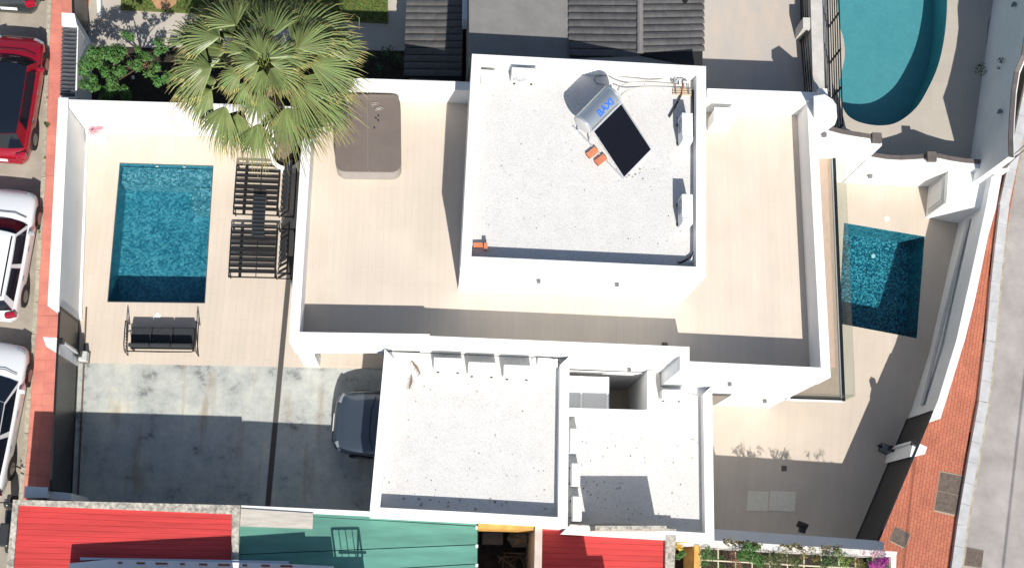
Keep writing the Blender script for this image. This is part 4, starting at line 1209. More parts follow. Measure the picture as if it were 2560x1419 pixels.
MB().box((c_[0], c_[1], z - .03), (u.length, v.length, .02), an).build("table_tray", mat("table_mesh", (.035, .045, .055), .5), st)
for k in range(11):
    q = tc4[0] + v * ((k + .5) / 11) + u * .5
    MB().box((q[0], q[1], z - .008), (u.length * .94, .055, .016), an).build("table_slat", black_metal, st)
for a_ in (.06, .94):
    for b_ in (.03, .97):
        q = tc4[0] + u * a_ + v * b_; MB().box((q[0], q[1], z / 2 - .02), (.03, .03, z - .05), an).build("leg", black_metal, st)
# sofa
sf = thing("garden_sofa", "black rope backed garden sofa with charcoal cushions facing the pool", "sofa", at(405, 845, 0))
sz = .42
sc4 = [at(*q, sz) for q in ((328, 817), (485, 819), (484, 868), (325, 867))]
u = (sc4[1] - sc4[0]); v = (sc4[3] - sc4[0]); an = math.atan2(u[1], u[0])
PP = lambda a, b_, z_: Vector((sc4[0][0] + u[0] * a + v[0] * b_, sc4[0][1] + u[1] * a + v[1] * b_, z_))
for k in range(3):
    q = PP((k + .5) / 3, .5, sz - .06); MB().box(q, (u.length / 3 - .014, v.length, .12), an).build("seat_cushion", dark_fabric, sf, bevel=.03)
q = PP(.5, .5, .26); MB().box(q, (u.length + .04, v.length + .05, .05), an).build("seat_frame", black_metal, sf)
for k in range(3):
    q = PP((k + .5) / 3, .93, sz + .16); 
    MB().box(q, (u.length / 3 - .02, .12, .34), M=Matrix.Rotation(an, 3, 'Z') @ Matrix.Rotation(radians(12), 3, 'X')).build("back_cushion", dark_fabric, sf, bevel=.03)
zb_ = .76
bk = [PP(-.03, 1.25, zb_ - .06), PP(.0, 1.30, zb_), PP(.5, 1.32, zb_), PP(1.0, 1.30, zb_), PP(1.03, 1.25, zb_ - .06)]
MB().tube(bk, .018, 6).build("back_rail", black_metal, sf)
for k in range(27):
    a_ = k / 26
    MB().tube([PP(a_, 1.31, zb_), PP(a_, 1.14, .28)], .011, 5).build("back_rope", black_metal, sf)
for s, a_ in ((0, -.075), (1, 1.055)):
    arm = [PP(a_, -.28, .01), PP(a_, -.26, .58), PP(a_, .2, .62), PP(a_, .95, .62), PP(a_, 1.22, .50), PP(a_, 1.30, .01)]
    MB().tube(arm, .017, 6).build("arm_frame", black_metal, sf)
    MB().tube([PP(a_, -.2, .30), PP(a_, 1.26, .28)], .014, 6).build("arm_rung", black_metal, sf)
    for k in range(6 if s == 0 else 0):
        b_ = .35 + k * .15
        MB().tube([PP(a_, b_, .60), PP(a_ + .0, b_, .28)], .010, 5).build("arm_rope", black_metal, sf)
for a_ in (0.02, .98):
    for b_ in (0.0, 1.05):
        q = PP(a_, b_, .12); MB().box(q, (.035, .035, .25), an).build("leg", black_metal, sf)

# ================================================================== VEHICLES
def car_template(name, paint, style, group=None, label="car"):
    """front towards +Y, centre at origin, ground z=0"""
    L, W = style.get("L", 4.2), style.get("W", 1.76)
    t = thing(name, label, "car", (0, 0, 0), group)
    hw = W / 2
    roof_z = style.get("roof", 1.46)
    st = []
    # stations: (y frac -1..1, half width factor, top z, belt z)
    S = [(-1.0, .70, .62, .48), (-.985, .84, .80, .62), (-.93, .95, .93, .80), (-.80, .985, .99, .88), (-.5, 1.0, .97, .90), (0, 1.0, .95, .89), (.35, 1.0, .95, .88), (.52, .99, .955, .87), (.72, .965, .88, .80), (.86, .92, .80, .72), (.94, .84, .70, .62), (.985, .70, .60, .50), (1.0, .52, .50, .42)]
    ring = []
    vs = []; 
    for (fy, fw, zt, zb) in S:
        y = fy * L / 2; w = hw * fw
        prof = [(0, zt), (.45 * w, zt), (.78 * w, zt - .015), (.93 * w, zt - .05), (.995 * w, zb - .03), (w, zb - .18), (.985 * w, .42), (.94 * w, .24), (.6 * w, .20), (0, .20)]
        row = [(x, y, z_) for x, z_ in prof] + [(-x, y, z_) for x, z_ in reversed(prof[1:-1])]
        ring.append(len(row)); vs += row
    n = ring[0]; fs = []
    for i in range(len(S) - 1):
        for k in range(n):
            k2 = (k + 1) % n
            fs.append((i * n + k2, i * n + k, (i + 1) * n + k, (i + 1) * n + k2))
    fs.append(tuple(reversed(range(n)))[::-1]); fs.append(tuple(reversed(range((len(S) - 1) * n, len(S) * n))))
    m = MB().add(vs, fs)
    bo_ = m.build("body", paint, t, smooth=True)
    s_ = bo_.modifiers.new("sub", 'SUBSURF'); s_.levels = 1; s_.render_levels = 2
    # greenhouse
    yr, yf = style.get("rear", -.90) * L / 2, style.get("front", .44) * L / 2      # base of glass
    ry, fy_ = style.get("rrear", -.72) * L / 2, style.get("rfront", .14) * L / 2    # roof
    wb, wr = hw * .90, hw * .74
    zb = .93
    NS = 6
    def loop(y0, y1, w_, z_, bulge_f, bulge_r):
        P = []
        for k in range(NS + 1):       # front edge left->right
            f_ = k / NS * 2 - 1; P.append(Vector((f_ * w_, y1 + bulge_f * (1 - f_ * f_), z_)))
        for k in range(1, NS): P.append(Vector((w_ * (1 + .03 * sin(pi * k / NS)), y1 + (y0 - y1) * k / NS, z_)))
        for k in range(NS + 1):
            f_ = 1 - k / NS * 2; P.append(Vector((f_ * w_, y0 - bulge_r * (1 - f_ * f_), z_)))
        for k in range(1, NS): P.append(Vector((-w_ * (1 + .03 * sin(pi * k / NS)), y0 + (y1 - y0) * k / NS, z_)))
        return P
    base = loop(yr, yf, wb, zb, .16, .06); top = loop(ry, fy_, wr, roof_z - .05, .08, .05)
    N_ = len(base)
    def strip(i0, i1, name, mt, inset=0.0):
        mm_ = MB(); idx = [i % N_ for i in range(i0, i1 + 1)]
        A = [base[i] for i in idx]; B = [top[i] for i in idx]
        if inset:
            A2 = [a + (b_ - a) * .06 for a, b_ in zip(A, B)]; B2 = [a + (b_ - a) * .97 for a, b_ in zip(A, B)]
            A, B = A2, B2
        k = len(A)
        mm_.add(A + B, [(i + 1, i, i + k, i + k + 1) for i in range(k - 1)])
        return mm_.build(name, mt, t, smooth=True)
    # solid paint shell below the glass (slightly inside)
    shell = MB(); ins_ = lambda v, s: Vector((v[0] * s, v[1] * s if abs(v[1]) < 9 else v[1], v[2]))
    A = [Vector((v[0] * .985, v[1] * .985, v[2] - .02)) for v in base]; B = [Vector((v[0] * .985, v[1] * .985, v[2])) for v in top]
    shell.add(A + B, [((i + 1) % N_, i, i + N_, (i + 1) % N_ + N_) for i in range(N_)])
    shell.build("pillars", paint, t)
    strip(0, NS, "windscreen", glass_dark, 1)
    strip(2 * NS, 3 * NS, "rear_window", glass_dark, 1)
    for s0 in (NS, 3 * NS):
        for (f0, f1) in style.get("side", ((.08, .46), (.52, .86))):
            mm_ = MB()
            def samp(l, f_):
                x = f_ * NS; i = int(min(x, NS - 1e-6)); return l[(s0 + i) % N_].lerp(l[(s0 + i + 1) % N_], x - i)
            fr = (f0, f1) if s0 == NS else (1 - f1, 1 - f0)
            k = 5
            A = []; B = []
            for j in range(k + 1):
                f_ = fr[0] + (fr[1] - fr[0]) * j / k
                a, b_ = samp(base, f_), samp(top, f_)
                A.append(a + (b_ - a) * .07); B.append(a + (b_ - a) * .90)
            mm_.add(A + B, [(i + 1, i, i + k + 1, i + k + 2) for i in range(k)])
            mm_.build("side_window", glass_dark, t, smooth=True)
    # roof panel, slightly domed
    rp = MB(); c = Vector((0, (ry + fy_) / 2, roof_z)); rings_ = [top, [c + (v - c) * .86 + Vector((0, 0, .035 - .0)) for v in top], [c + (v - c) * .5 + Vector((0, 0, .02)) for v in top]]
    vs = []
    for l in rings_: vs += list(l)
    fs = []
    for r_ in range(2):
        for i in range(N_): fs.append((r_ * N_ + (i + 1) % N_, r_ * N_ + i, (r_ + 1) * N_ + i, (r_ + 1) * N_ + (i + 1) % N_))
    fs.append(tuple(reversed(range(2 * N_, 3 * N_))))
    rp.add(vs, fs).build("roof", style.get("roofmat", paint), t, smooth=True)
    if style.get("rails"):
        for s in (-1, 1): MB().tube([(s * wr * .88, fy_ - .1, roof_z - .01), (s * wr * .9, fy_ - .2, roof_z + .05), (s * wr * .9, ry + .2, roof_z + .05), (s * wr * .88, ry + .1, roof_z - .01)], .022, 6).build("roof_rail", black_metal, t)
    if style.get("frame"):
        pass
    # wheels
    for s in (-1, 1):
        for fy in (-.60, .62):
            y = fy * L / 2
            wv = MB().tube([(s * (hw - .21), y, .31), (s * (hw - .005), y, .31)], .31, 18).build("wheel", rubber, t)
            MB().tube([(s * (hw - .03), y, .31), (s * (hw + .004), y, .31)], .20, 10).build("rim", rim_m, wv)
            # dark wheel arch
            MB().tube([(s * (hw - .06), y, .34), (s * (hw + .002), y, .34)], .36, 18).build("wheel_arch", rubber, t)
    for s in (-1, 1):
        # lamps sit on the corners
        def corner(fy, fx, z_, dx, dy, dz, rz, nm, mt):
            MB().box((s * hw * fx, fy * L / 2, z_), (dx, dy, dz), s * rz).build(nm, mt, t, bevel=.02)
        corner(.905, .72, .665, .30, .13, .11, -.42, "headlight", lamp_clear)
        corner(-.955, .82, .84, .30, .13, .26, .35, "tail_light", lamp_red)
        MB().box((s * (hw + .06), style.get("front", .44) * L / 2 - .30, .98), (.20, .12, .13)).build("mirror", style.get("mirror", paint), t, bevel=.03)
        for yy in (.12, -.33): MB().box((s * (hw + .008), yy * L / 2 - .12, .82), (.02, .16, .03)).build("door_handle", chrome, t)
        MB().box((s * hw * .75, style.get("front", .44) * L / 2 + .28, .96), (.5, .01, .012), 0).build("wiper", black_metal, t) if False else None
    MB().box((0, L / 2 * 1.0, .45), (.52, .02, .11)).build("number_plate", plate_m, t)
    MB().box((0, -L / 2 * 1.003, .60), (.52, .02, .11), M=Matrix.Rotation(radians(-20), 3, 'X')).build("number_plate", plate_m, t)
    MB().box((0, -L / 2 * .985, .42), (W * .74, .14, .22)).build("bumper", style.get("bump", paint), t, bevel=.05)
    MB().box((0, L / 2 * .985, .36), (W * .60, .10, .20)).build("bumper", style.get("bump", black_metal), t, bevel=.04)
    # panel gap lines: bonnet shut line and tailgate line as thin dark strips
    fb = style.get("front", .44) * L / 2 + .20
    MB().tube([(-hw * .80, fb - .02, .955), (-hw * .4, fb + .10, .965), (hw * .4, fb + .10, .965), (hw * .80, fb - .02, .955)], .012, 5).build("bonnet_gap", black_metal, t)
    return t
red_paint = mat("red_car_paint", (0.27, 0.004, 0.016), 0.25, coat=0.8)
white_paint = mat("white_car_paint", (0.76, 0.78, 0.79), 0.3, coat=0.6)
black_paint = mat("black_car_paint", (0.03, 0.035, 0.035), 0.2, coat=0.9)
slate_paint = mat("slate_car_paint", (0.065, 0.085, 0.11), 0.26, metal=.35, coat=0.8)
ZR = -0.13
def put_car(t, right_px, top_px, bot_px, z=.6, W=1.76, rz=0.0):
    r = at(*right_px, ZR + z); a = at(right_px[0], top_px, ZR + z); b_ = at(right_px[0], bot_px, ZR + z)
    place(t, (r[0] - .13 - W / 2 * cos(rz), (a[1] + b_[1]) / 2, ZR), rz)
c1 = car_template("parked_car", red_paint, dict(L=4.15, W=1.78, front=.54, rfront=.36, rrear=-.70, rear=-.86, side=((.10, .80),), roofmat=glass_dark, roof=1.44), label="bright red hatchback with a dark glass roof parked by the west pavement", group="cars parked along the west kerb")
put_car(c1, (104, 260), 82, 410, .65, 1.78, -.035)
c2 = car_template("parked_car", white_paint, dict(L=4.05, W=1.80, front=.44, rfront=.20, rrear=-.80, rear=-.90, rails=True, side=((.06, .46), (.52, .90)), roof=1.50, mirror=mat("grey_mirror", (.35, .36, .37), .4)), label="white estate car with black roof rails parked behind the red hatchback", group="cars parked along the west kerb")
put_car(c2, (84, 640), 474, 796, .65, 1.80, -.06)
c3 = car_template("parked_car", white_paint, dict(L=4.55, W=1.82, front=.50, rfront=.18, rrear=-.74, rear=-.90, roofmat=glass_dark, side=((.06, .46), (.52, .88)), roof=1.44), label="white car with a dark roof, rearmost of the parked row beside the west gate", group="cars parked along the west kerb")
put_car(c3, (56, 1050), 866, 1232, .65, 1.82, -.075)
c4 = car_template("parked_car", black_paint, dict(L=4.2, W=1.78, roof=1.45, mirror=black_paint), label="black car at the head of the parked row showing its tail light and number plate", group="cars parked along the west kerb")
put_car(c4, (112, 0), -290, 48, .55, 1.78, -.02)
c5 = car_template("garaged_car", slate_paint, dict(L=4.7, W=1.98, front=.40, rfront=.10, roof=1.5, mirror=slate_paint), label="slate blue car with its bonnet poking out from under the garage roof")
fr = at(833, 1058, .55)
place(c5, (fr[0] + 4.7 / 2, fr[1] - .02, 0), pi / 2 - .03)
# scooter at the lower left
sk = thing("motor_scooter", "small dark scooter with a chrome headlamp standing at the end of the parked cars", "scooter", at(15, 1262, ZR))
q = at(14, 1256, .85)
MB().tube([(q[0] - .02, q[1] + .05, .85), (q[0] + .02, q[1] - .05, .75), (q[0] + .02, q[1] - .12, .3)], [.05, .11, .13], 10).build("front_cowl", black_paint, sk, smooth=True)
MB().tube([(q[0] - .32, q[1] - .06, .93), (q[0] - .1, q[1], .97), (q[0] + .12, q[1] + .0, .97), (q[0] + .34, q[1] - .05, .93)], .018, 6).build("handlebar", black_metal, sk)
MB().tube([(q[0], q[1] + .02, .80), (q[0] - .01, q[1] + .11, .79)], [.075, .06], 12).build("headlamp", chrome, sk)
for s in (-1, 1):
    MB().tube([(q[0] + s * .2, q[1] - .02, .97), (q[0] + s * .27, q[1] - .02, 1.12)], .008, 5).build("mirror_stalk", chrome, sk)
    MB().box((q[0] + s * .28, q[1] - .02, 1.15), (.11, .03, .07)).build("mirror", black_paint, sk, bevel=.01)
for yy in (0.02, -1.15): MB().tube([(q[0] - .05, q[1] + yy, ZR + .24), (q[0] + .05, q[1] + yy, ZR + .24)], .24, 18).build("wheel", rubber, sk)
MB().box((q[0], q[1] - .40, .22), (.28, .5, .08)).build("footboard", black_paint, sk, bevel=.02)
MB().box((q[0], q[1] - .92, .50), (.30, .62, .34)).build("rear_body", black_paint, sk, bevel=.08)
MB().box((q[0], q[1] - .88, .70), (.26, .64, .09)).build("seat", dark_fabric, sk, bevel=.04)

# ================================================================== NORTH NEIGHBOUR
# street wall with tile coping
nwl = thing("boundary_wall", "pale wall topped by two columns of dark curved tiles north of the pool deck", "wall", at(175, 150, 0))
wp4 = pts([(158, 66), (190, 68), (186, 243), (150, 243)], 1.75)
MB().prism([wp4[0], wp4[1] + Vector((.06, 0)), wp4[2] + Vector((.06, 0)), wp4[3]], -.1, 1.72).build("wall_body", white, nwl)
cap_me = None
def tile_mesh(L, W, h=.045, t=.018):
    m = MB()
    n = 4
    xs = [-W / 2 + W * k / n for k in range(n + 1)]
    zs = [h * (1 - (2 * k / n - 1) ** 2) for k in range(n + 1)]
    top = [(x, -L / 2, z_ + t) for x, z_ in zip(xs, zs)] + [(x, L / 2, z_ + t - .012) for x, z_ in zip(xs, zs)]
    bot = [(x, -L / 2, z_) for x, z_ in zip(xs, zs)] + [(x, L / 2, z_ - .012) for x, z_ in zip(xs, zs)]
    k = n + 1
    fs = [(i, i + 1, i + 1 + k, i + k) for i in range(n)]
    o = 2 * k
    fs += [(o + i, i, i + 1, o + i + 1)[::-1] for i in range(n)] + [(k + i, o + k + i, o + k + i + 1, k + i + 1)[::-1] for i in range(n)]
    fs += [(0, k, o + k, o)[::-1], (n, o + n, o + n + k, k + n)[::-1]]
    m.add(top + bot, fs)
    return m
ct = shared("coping_tile", tile_mesh(.225, .098, .05), coping_tile)
a, b2 = at(157, 68, 1.8), at(151, 240, 1.8)
Nn = 17
for k in range(Nn):
    q = a.lerp(b2, (k + .5) / Nn)
    for s, dx in ((0, .10), (1, .31)):
        inst("coping_tile", ct, (q[0] + dx, q[1], 1.735 + (.02 if s == 0 else 0.012)), (0.0, 0.0, pi / 2 if s else -pi / 2), nwl)
pt = thing("gate_post", "square white post between the dark open gate and the tiled wall", "post", at(170, 50, 0))
MB().prism(pts([(154, 32), (186, 34), (192, 62), (154, 63)], 1.9), -.1, 1.9).build("post_body", white, pt)
og = thing("entrance_gate", "brownish metal gate leaf north of the tiled wall, its white posts beyond", "gate", at(205, 40, 0))
a, b2 = at(183, 30, 1.75).xy, at(186, -120, 1.75).xy
ga_ = pts([(184, 36), (180, -110)], 1.75)
m_ = (ga_[0] + ga_[1]) / 2; dv = ga_[1] - ga_[0]; an = math.atan2(dv[1], dv[0])
MB().box((m_[0], m_[1], .9), (dv.length, .05, 1.7), an).build("gate_panel", gate_metal, og)
MB().box((m_[0], m_[1], 1.77), (dv.length, .07, .05), an).build("top_rail", black_metal, og)
b = MB().prism(pts([(238, -60), (252, -60), (252, 38), (244, 38)], 0.2), -.03, 0.22); tag(b.build("low_kerb", white), "low white kerb just inside the northern gate", "kerb")
# small tree with big leaves
def leafcloud(blobs, per, size, seed, flat=.6):
    r = random.Random(seed); m = MB()
    for (c, rad, hz) in blobs:
        for _ in range(int(per * rad * rad * 10)):
            while True:
                d_ = Vector((r.uniform(-1, 1), r.uniform(-1, 1), r.uniform(-1, 1)))
                if .15 < d_.length < 1: break
            d_ = d_ * (.75 + .25 * r.random())
            p = Vector(c) + Vector((d_[0] * rad, d_[1] * rad, d_[2] * hz))
            s = size * r.uniform(.6, 1.25)
            nrm = (Vector((d_[0], d_[1], abs(d_[2]) + flat)) + Vector((r.uniform(-.8, .8), r.uniform(-.8, .8), r.uniform(-.1, .6)))).normalized()
            a = nrm.cross(Vector((r.uniform(-1, 1), r.uniform(-1, 1), .1))).normalized(); b_ = nrm.cross(a)
            t0 = p - a * s; t1 = p + a * s; l = p + b_ * s * .42 - nrm * s * .12; q = p - b_ * s * .42 - nrm * s * .12
            m.add([t0, q, t1, l], [(0, 1, 2), (0, 2, 3)])
    return m
def blobs(l): return [(at(x, y, z), r, h) for x, y, z, r, h in l]
tr = thing("leafy_tree", "bright green broad leaved small tree next to the tiled wall, left of the palm", "tree", at(300, 175, 0))
bl = blobs([(236, 165, 2.0, .42, .35), (222, 205, 1.9, .30, .3), (245, 140, 2.1, .36, .3), (275, 150, 2.3, .42, .35), (300, 115, 2.4, .30, .3), (318, 95, 2.3, .20, .25), (285, 185, 2.1, .36, .3), (295, 215, 1.7, .36, .3), (262, 235, 1.5, .28, .25), (305, 238, 1.4, .26, .25), (330, 165, 2.0, .26, .25), (350, 135, 1.9, .18, .2), (372, 150, 2.0, .20, .25), (398, 118, 2.2, .24, .25), (385, 180, 1.8, .26, .25), (405, 200, 1.6, .26, .25), (425, 185, 1.8, .26, .25), (212, 175, 1.9, .22, .25)])
bl2 = []
rb = random.Random(12)
for (c, r0, h0) in bl:
    for k in range(3):
        a_ = rb.uniform(0, 6.28); bl2.append((Vector(c) + Vector((cos(a_) * r0 * .55, sin(a_) * r0 * .55, rb.uniform(-.15, .2))), r0 * rb.uniform(.55, .78), h0 * .6))
leafcloud(bl2, 190, .062, 5).build("crown", hedge_m, tr)
tp = at(345, 170, .9); base = at(330, 190, 0)
m = MB(); m.tube([base, base + Vector((.02, .1, .5)), tp], [.07, .055, .045], 8)
m.build("trunk", twig, tr)
for (c, r_, h_) in bl[::2]:
    MB().tube([tp, (tp + Vector(c)) / 2 + Vector((0, 0, .15)), Vector(c)], [.03, .02, .008], 6).build("branch", twig, tr)
sbs = thing("dry_shrub", "brown withered shrub between the leafy tree and the palm", "shrub", at(370, 160, 0))
leafcloud(blobs([(358, 158, 1.0, .20, .15), (372, 160, 1.0, .20, .15), (378, 168, .9, .12, .12), (345, 120, .5, .14, .12)]), 200, .04, 6).build("crown", mat("withered_leaf", (.26, .15, .085), .9, island=.3), sbs)
b = MB().box(at(333, 194, .15), (.08, .1, .05)); tag(b.build("garden_lamp", ac_white), "tiny white garden lamp in the dark bed under the leafy tree", "lamp")
hs_ = thing("hedge_plants", "dark low planting at the edge of the northern paving beneath the palm", "plants", at(560, 130, 0))
hb = []
r = random.Random(4)
for k in range(34): hb.append((at(440 + k * 22, 150 + r.uniform(-22, 30), .3), r.uniform(.18, .34), .2))
leafcloud(hb, 60, .06, 8).build("foliage", leaf_dark, hs_)
hs_.pop("label"); 
hs_["label"] = "dark low planting in the bed beneath the palm and along the terrace wall"
# grass on the lawn
m = MB(); r = random.Random(2)
lp = [tuple(v) for v in pts([(304, -60), (968, -60), (968, 56), (304, 22)], .03)]
patch = [tuple(v) for v in pts([(378, -60), (450, -60), (440, 10), (418, 26), (392, 22), (378, 0)], 0.034)]
x0, x1 = min(p[0] for p in lp), max(p[0] for p in lp); y0, y1 = min(p[1] for p in lp), max(p[1] for p in lp)
for _ in range(9000):
    x, y = r.uniform(x0, x1), r.uniform(y0, y1)
    if not pip(x, y, lp) or pip(x, y, patch): continue
    a_ = r.uniform(0, 6.28); h_ = r.uniform(.03, .07); dx, dy = cos(a_) * .02, sin(a_) * .02
    m.add([(x - dx, y - dy, .03), (x + dx, y + dy, .03), (x + r.uniform(-.05, .05), y + r.uniform(-.05, .05), .03 + h_)], [(0, 1, 2)])
m.build("grass_blades", mat("grass_blade", (.10, .16, .03), .7, island=.4), None, kind="stuff", label="short green lawn grass at the top behind the palm", cat="grass")

# roofs
def tile_roof(label, px_poly, za, zb, eave_left, nx, ny, name="tiled_roof", extra=None, body_px=None):
    """za: z along west edge, zb: along east edge. Quad px: NW NE SE SW"""
    t = thing(name, label, "roof", at(*px_poly[3], min(za, zb)))
    c = [at(*px_poly[0], za), at(*px_poly[1], zb), at(*px_poly[2], zb), at(*px_poly[3], za)]
    MB().add([p + Vector((0, 0, -.03)) for p in c] + [p + Vector((0, 0, -.2)) for p in c], [(3, 2, 1, 0), (4, 5, 6, 7), (0, 1, 5, 4), (1, 2, 6, 5), (2, 3, 7, 6), (3, 0, 4, 7)]).build("roof_deck", roof_under, t)
    u = (c[1] - c[0]) / nx; v = (c[3] - c[0]) / ny
    L = u.length * 1.10; W = v.length * .90
    me = shared("roof_tile", tile_mesh(L, W, .030, .022), roof_tile)
    sl = math.atan2(c[1][2] - c[0][2], (c[1].xy - c[0].xy).length)
    rz = math.atan2((c[1] - c[0])[1], (c[1] - c[0])[0])
    for j in range(ny):
        for i in range(nx):
            p = c[0] + u * (i + .5) + v * (j + .5)
            # the lower end of each tile laps over the next one down
            down = -1 if zb > za else 1
            inst("roof_tile", me, p + Vector((0, 0, -.005 + random.uniform(-.003, .003))), Matrix_euler(rz, sl, down), t)
    return t
def Matrix_euler(rz, sl, down):
    # tile local Y along the slope, -Y end is the low (front) end
    # direction of descent in world
    a = rz + (0 if down > 0 else pi)
    # local -Y -> descent direction => rotate so that Y points up-slope
    e_ = (Matrix.Rotation(a + pi / 2, 4, 'Z') @ Matrix.Rotation(abs(sl) + .035, 4, 'X')).to_euler()
    return tuple(e_)
ZF = 4.75
nb = thing("neighbour_house", "northern neighbour house with flat grey roof and a dark tiled ridge roof", "house", at(1290, 40, 0))
fr4 = pts([(1172, -150), (1424, -150), (1424, 175), (1172, 170)], ZF)
MB().prism([Vector(fr4[0]), Vector(fr4[1]), Vector((fr4[2][0], at(1500, 152, 5.0)[1])), Vector((fr4[3][0], at(1500, 152, 5.0)[1]))], -.1, ZF).build("flat_roof", grey_roof, nb)
MB().prism([Vector((fr4[1][0] + .01, fr4[1][1])), Vector((at(1752, 0, ZF)[0], fr4[1][1])), Vector((at(1752, 100, ZF)[0], at(1500, 165, 5.0)[1] + .05)), Vector((fr4[1][0] + .01, at(1500, 165, 5.0)[1] + .05))], -.1, ZF - .1).build("wall", white, nb)
yS = 0
rt1 = tile_roof("west slope of the big dark tiled roof, left of its ridge", [(1424, -75), (1596, -75), (1594, 133), (1424, 140)], 4.80, 5.35, True, 6, 12)
rt2 = tile_roof("east slope of the big dark tiled roof, right of its ridge", [(1604, -75), (1757, -75), (1757, 165), (1602, 133)], 5.35, 4.85, False, 5, 12)
rdg = thing("ridge_cap", "grey ridge capping between the two slopes of the tiled roof", "ridge cap", at(1600, 50, 5.3))
for k in range(9):
    a, c = at(1600, 133 - k * 26, 5.40), at(1600, 133 - (k + 1) * 26, 5.40)
    rm = MB().tube([a, a.lerp(c, 1.08)], [.10, .088], 10).build("ridge_tile", grey_roof, rdg)
rt3 = tile_roof("small dark tiled roof beside the shaded paving north of the terrace", [(1022, -70), (1160, -70), (1156, 196), (1012, 190)], 1.95, 2.4, True, 4, 15)
shed = thing("neighbour_annex", "pale annex under the small dark tiled roof", "annex", at(1080, 100, 0))
MB().prism([v for v in pts([(1030, -70), (1155, -70), (1150, 190), (1024, 185)], 1.8)], -.1, 1.75).build("wall", white_old, shed)
o = MB().prism(pts([(1158, -60), (1172, -60), (1169, 48), (1157, 48)], 3.3), 2.6, 3.3).build("parapet_stub", mat("pale_blue_render", (.62, .68, .76), .8)); tag(o, "short pale blue parapet between the small tiled roof and the flat grey roof", "parapet")
an_ = thing("roof_antenna", "small dark antenna with white brackets at the top of the east tiled slope", "antenna", at(1712, 8, 5.0))
q = at(1712, 6, 5.1)
MB().tube([q, q + Vector((0, 0, .5))], .02, 6).build("mast", black_metal, an_)
for s in (-1, 1): MB().tube([q + Vector((0, 0, .3)), q + Vector((s * .28, .08, .22))], .018, 6).build("bracket", ac_white, an_)
MB().box(q + Vector((0, 0, .12)), (.09, .12, .2)).build("base_box", black_metal, an_)
# north patio divider and fences
dv_ = thing("divider_wall", "pale concrete divider wall between the stone patio and the turquoise pool", "wall", at(2040, 100, ZN))
dw = pts([(2023, -120), (2052, -120), (2062, 226), (2033, 228)], 3.4)
MB().prism(dw, -.6, 3.4).build("wall_body", conc_wall, dv_)
MB().prism(pts([(2008, 44), (2026, 44), (2026, 72), (2008, 70)], 3.4), 2.2, 3.39).build("wall_stub", conc_wall, dv_)
def rail_fence(label, a, c, ztop, zbot, nrail, npost, group=None):
    t = thing("metal_fence", label, "fence", (a[0], a[1], zbot), group)
    a = Vector(a); c = Vector(c); d_ = c - a; an = math.atan2(d_[1], d_[0])
    for k in range(nrail):
        z_ = zbot + .05 + (ztop - zbot - .07) * k / (nrail - 1)
        m_ = (a + c) / 2; MB().box((m_[0], m_[1], z_), (d_.length, .03, .035 if 0 < k < nrail - 1 else .05), an).build("rail", black_metal, t)
    for k in range(npost):
        q = a + d_ * k / (npost - 1); MB().box((q[0], q[1], (ztop + zbot) / 2), (.05, .05, ztop - zbot), an).build("post", black_metal, t)
    return t
fa, fc = at(2096, -60, 1.0).xy, at(2107, 312, 1.0).xy
rail_fence("long black metal railing beside the turquoise pool", fa, fc, 1.0, -.2, 6, 5)
MB_ = MB().prism(pts([(2052, -60), (2072, -60), (2083, 305), (2070, 305)], -.2), -.6, -.2); tag(MB_.build("low_kerb", conc_wall), "low pale plinth under the black poolside railing", "kerb")
f2a, f2c = at(2018, 78, 3.3).xy, at(2030, 226, 3.3).xy
rail_fence("short black railing between the stone patio and the divider wall", f2a, f2c, 3.3, 2.4, 5, 2)
f3a, f3c = at(2016, -60, 3.3).xy, at(2019, 42, 3.3).xy
rail_fence("black railing at the top edge of the photo beside the divider wall", f3a, f3c, 3.3, 2.4, 5, 2)
o = MB().prism(pts([(1978, 60), (2006, 72), (2014, 180), (2000, 180)], 2.9), 2.2, 2.9); 
st_ = thing("stair_flight", "narrow pale steps between the stone patio and the black railing", "stairs", at(2005, 130, 2))
for k in range(7):
    MB().prism(pts([(2000, 30 + k * 28), (2030, 30 + k * 28), (2032, 57 + k * 28), (2002, 57 + k * 28)], 2.4), 0, 2.4 - k * .10).build("step", conc_wall, st_)
# NE tall wall
ne = thing("boundary_wall", "tall shaded white wall with brown coping at the right of the turquoise pool", "wall", at(2480, 200, ZD))
nb0, nb1 = at(2500, -120, ZD).xy, at(2426, 398, ZD).xy
dv = nb1 - nb0; nrm2 = Vector((-dv[1], dv[0])).normalized()
if nrm2[0] < 0: nrm2 = -nrm2
prof = [(2600, -120), (2575, 20), (2565, 60), (2556, 112), (2552, 140), (2535, 180), (2527, 230), (2522, 300), (2520, 345), (2521, 392)]
W = [onwall(x, y, nb0, nb1) for x, y in prof]
b = MB(); c = MB()
for i in range(len(W) - 1):
    p, r_ = W[i], W[i + 1]
    b.prism([p.xy, r_.xy, r_.xy + nrm2 * .2, p.xy + nrm2 * .2], -2.8, [p[2], r_[2], r_[2], p[2]])
    vs = [(*(p.xy + nrm2 * .0), p[2]), (*(r_.xy + nrm2 * .0), r_[2]), (*(r_.xy + nrm2 * .15), r_[2]), (*(p.xy + nrm2 * .15), p[2])]
    c.add([(v[0], v[1], v[2] + .002) for v in vs] + [(v[0], v[1], v[2] + .05) for v in vs], [(3, 2, 1, 0), (4, 5, 6, 7), (0, 1, 5, 4), (1, 2, 6, 5), (2, 3, 7, 6), (3, 0, 4, 7)])
b.build("wall_body", white, ne); c.build("coping", coping_brown, ne)
print("NE wall z", [round(v[2], 2) for v in W])
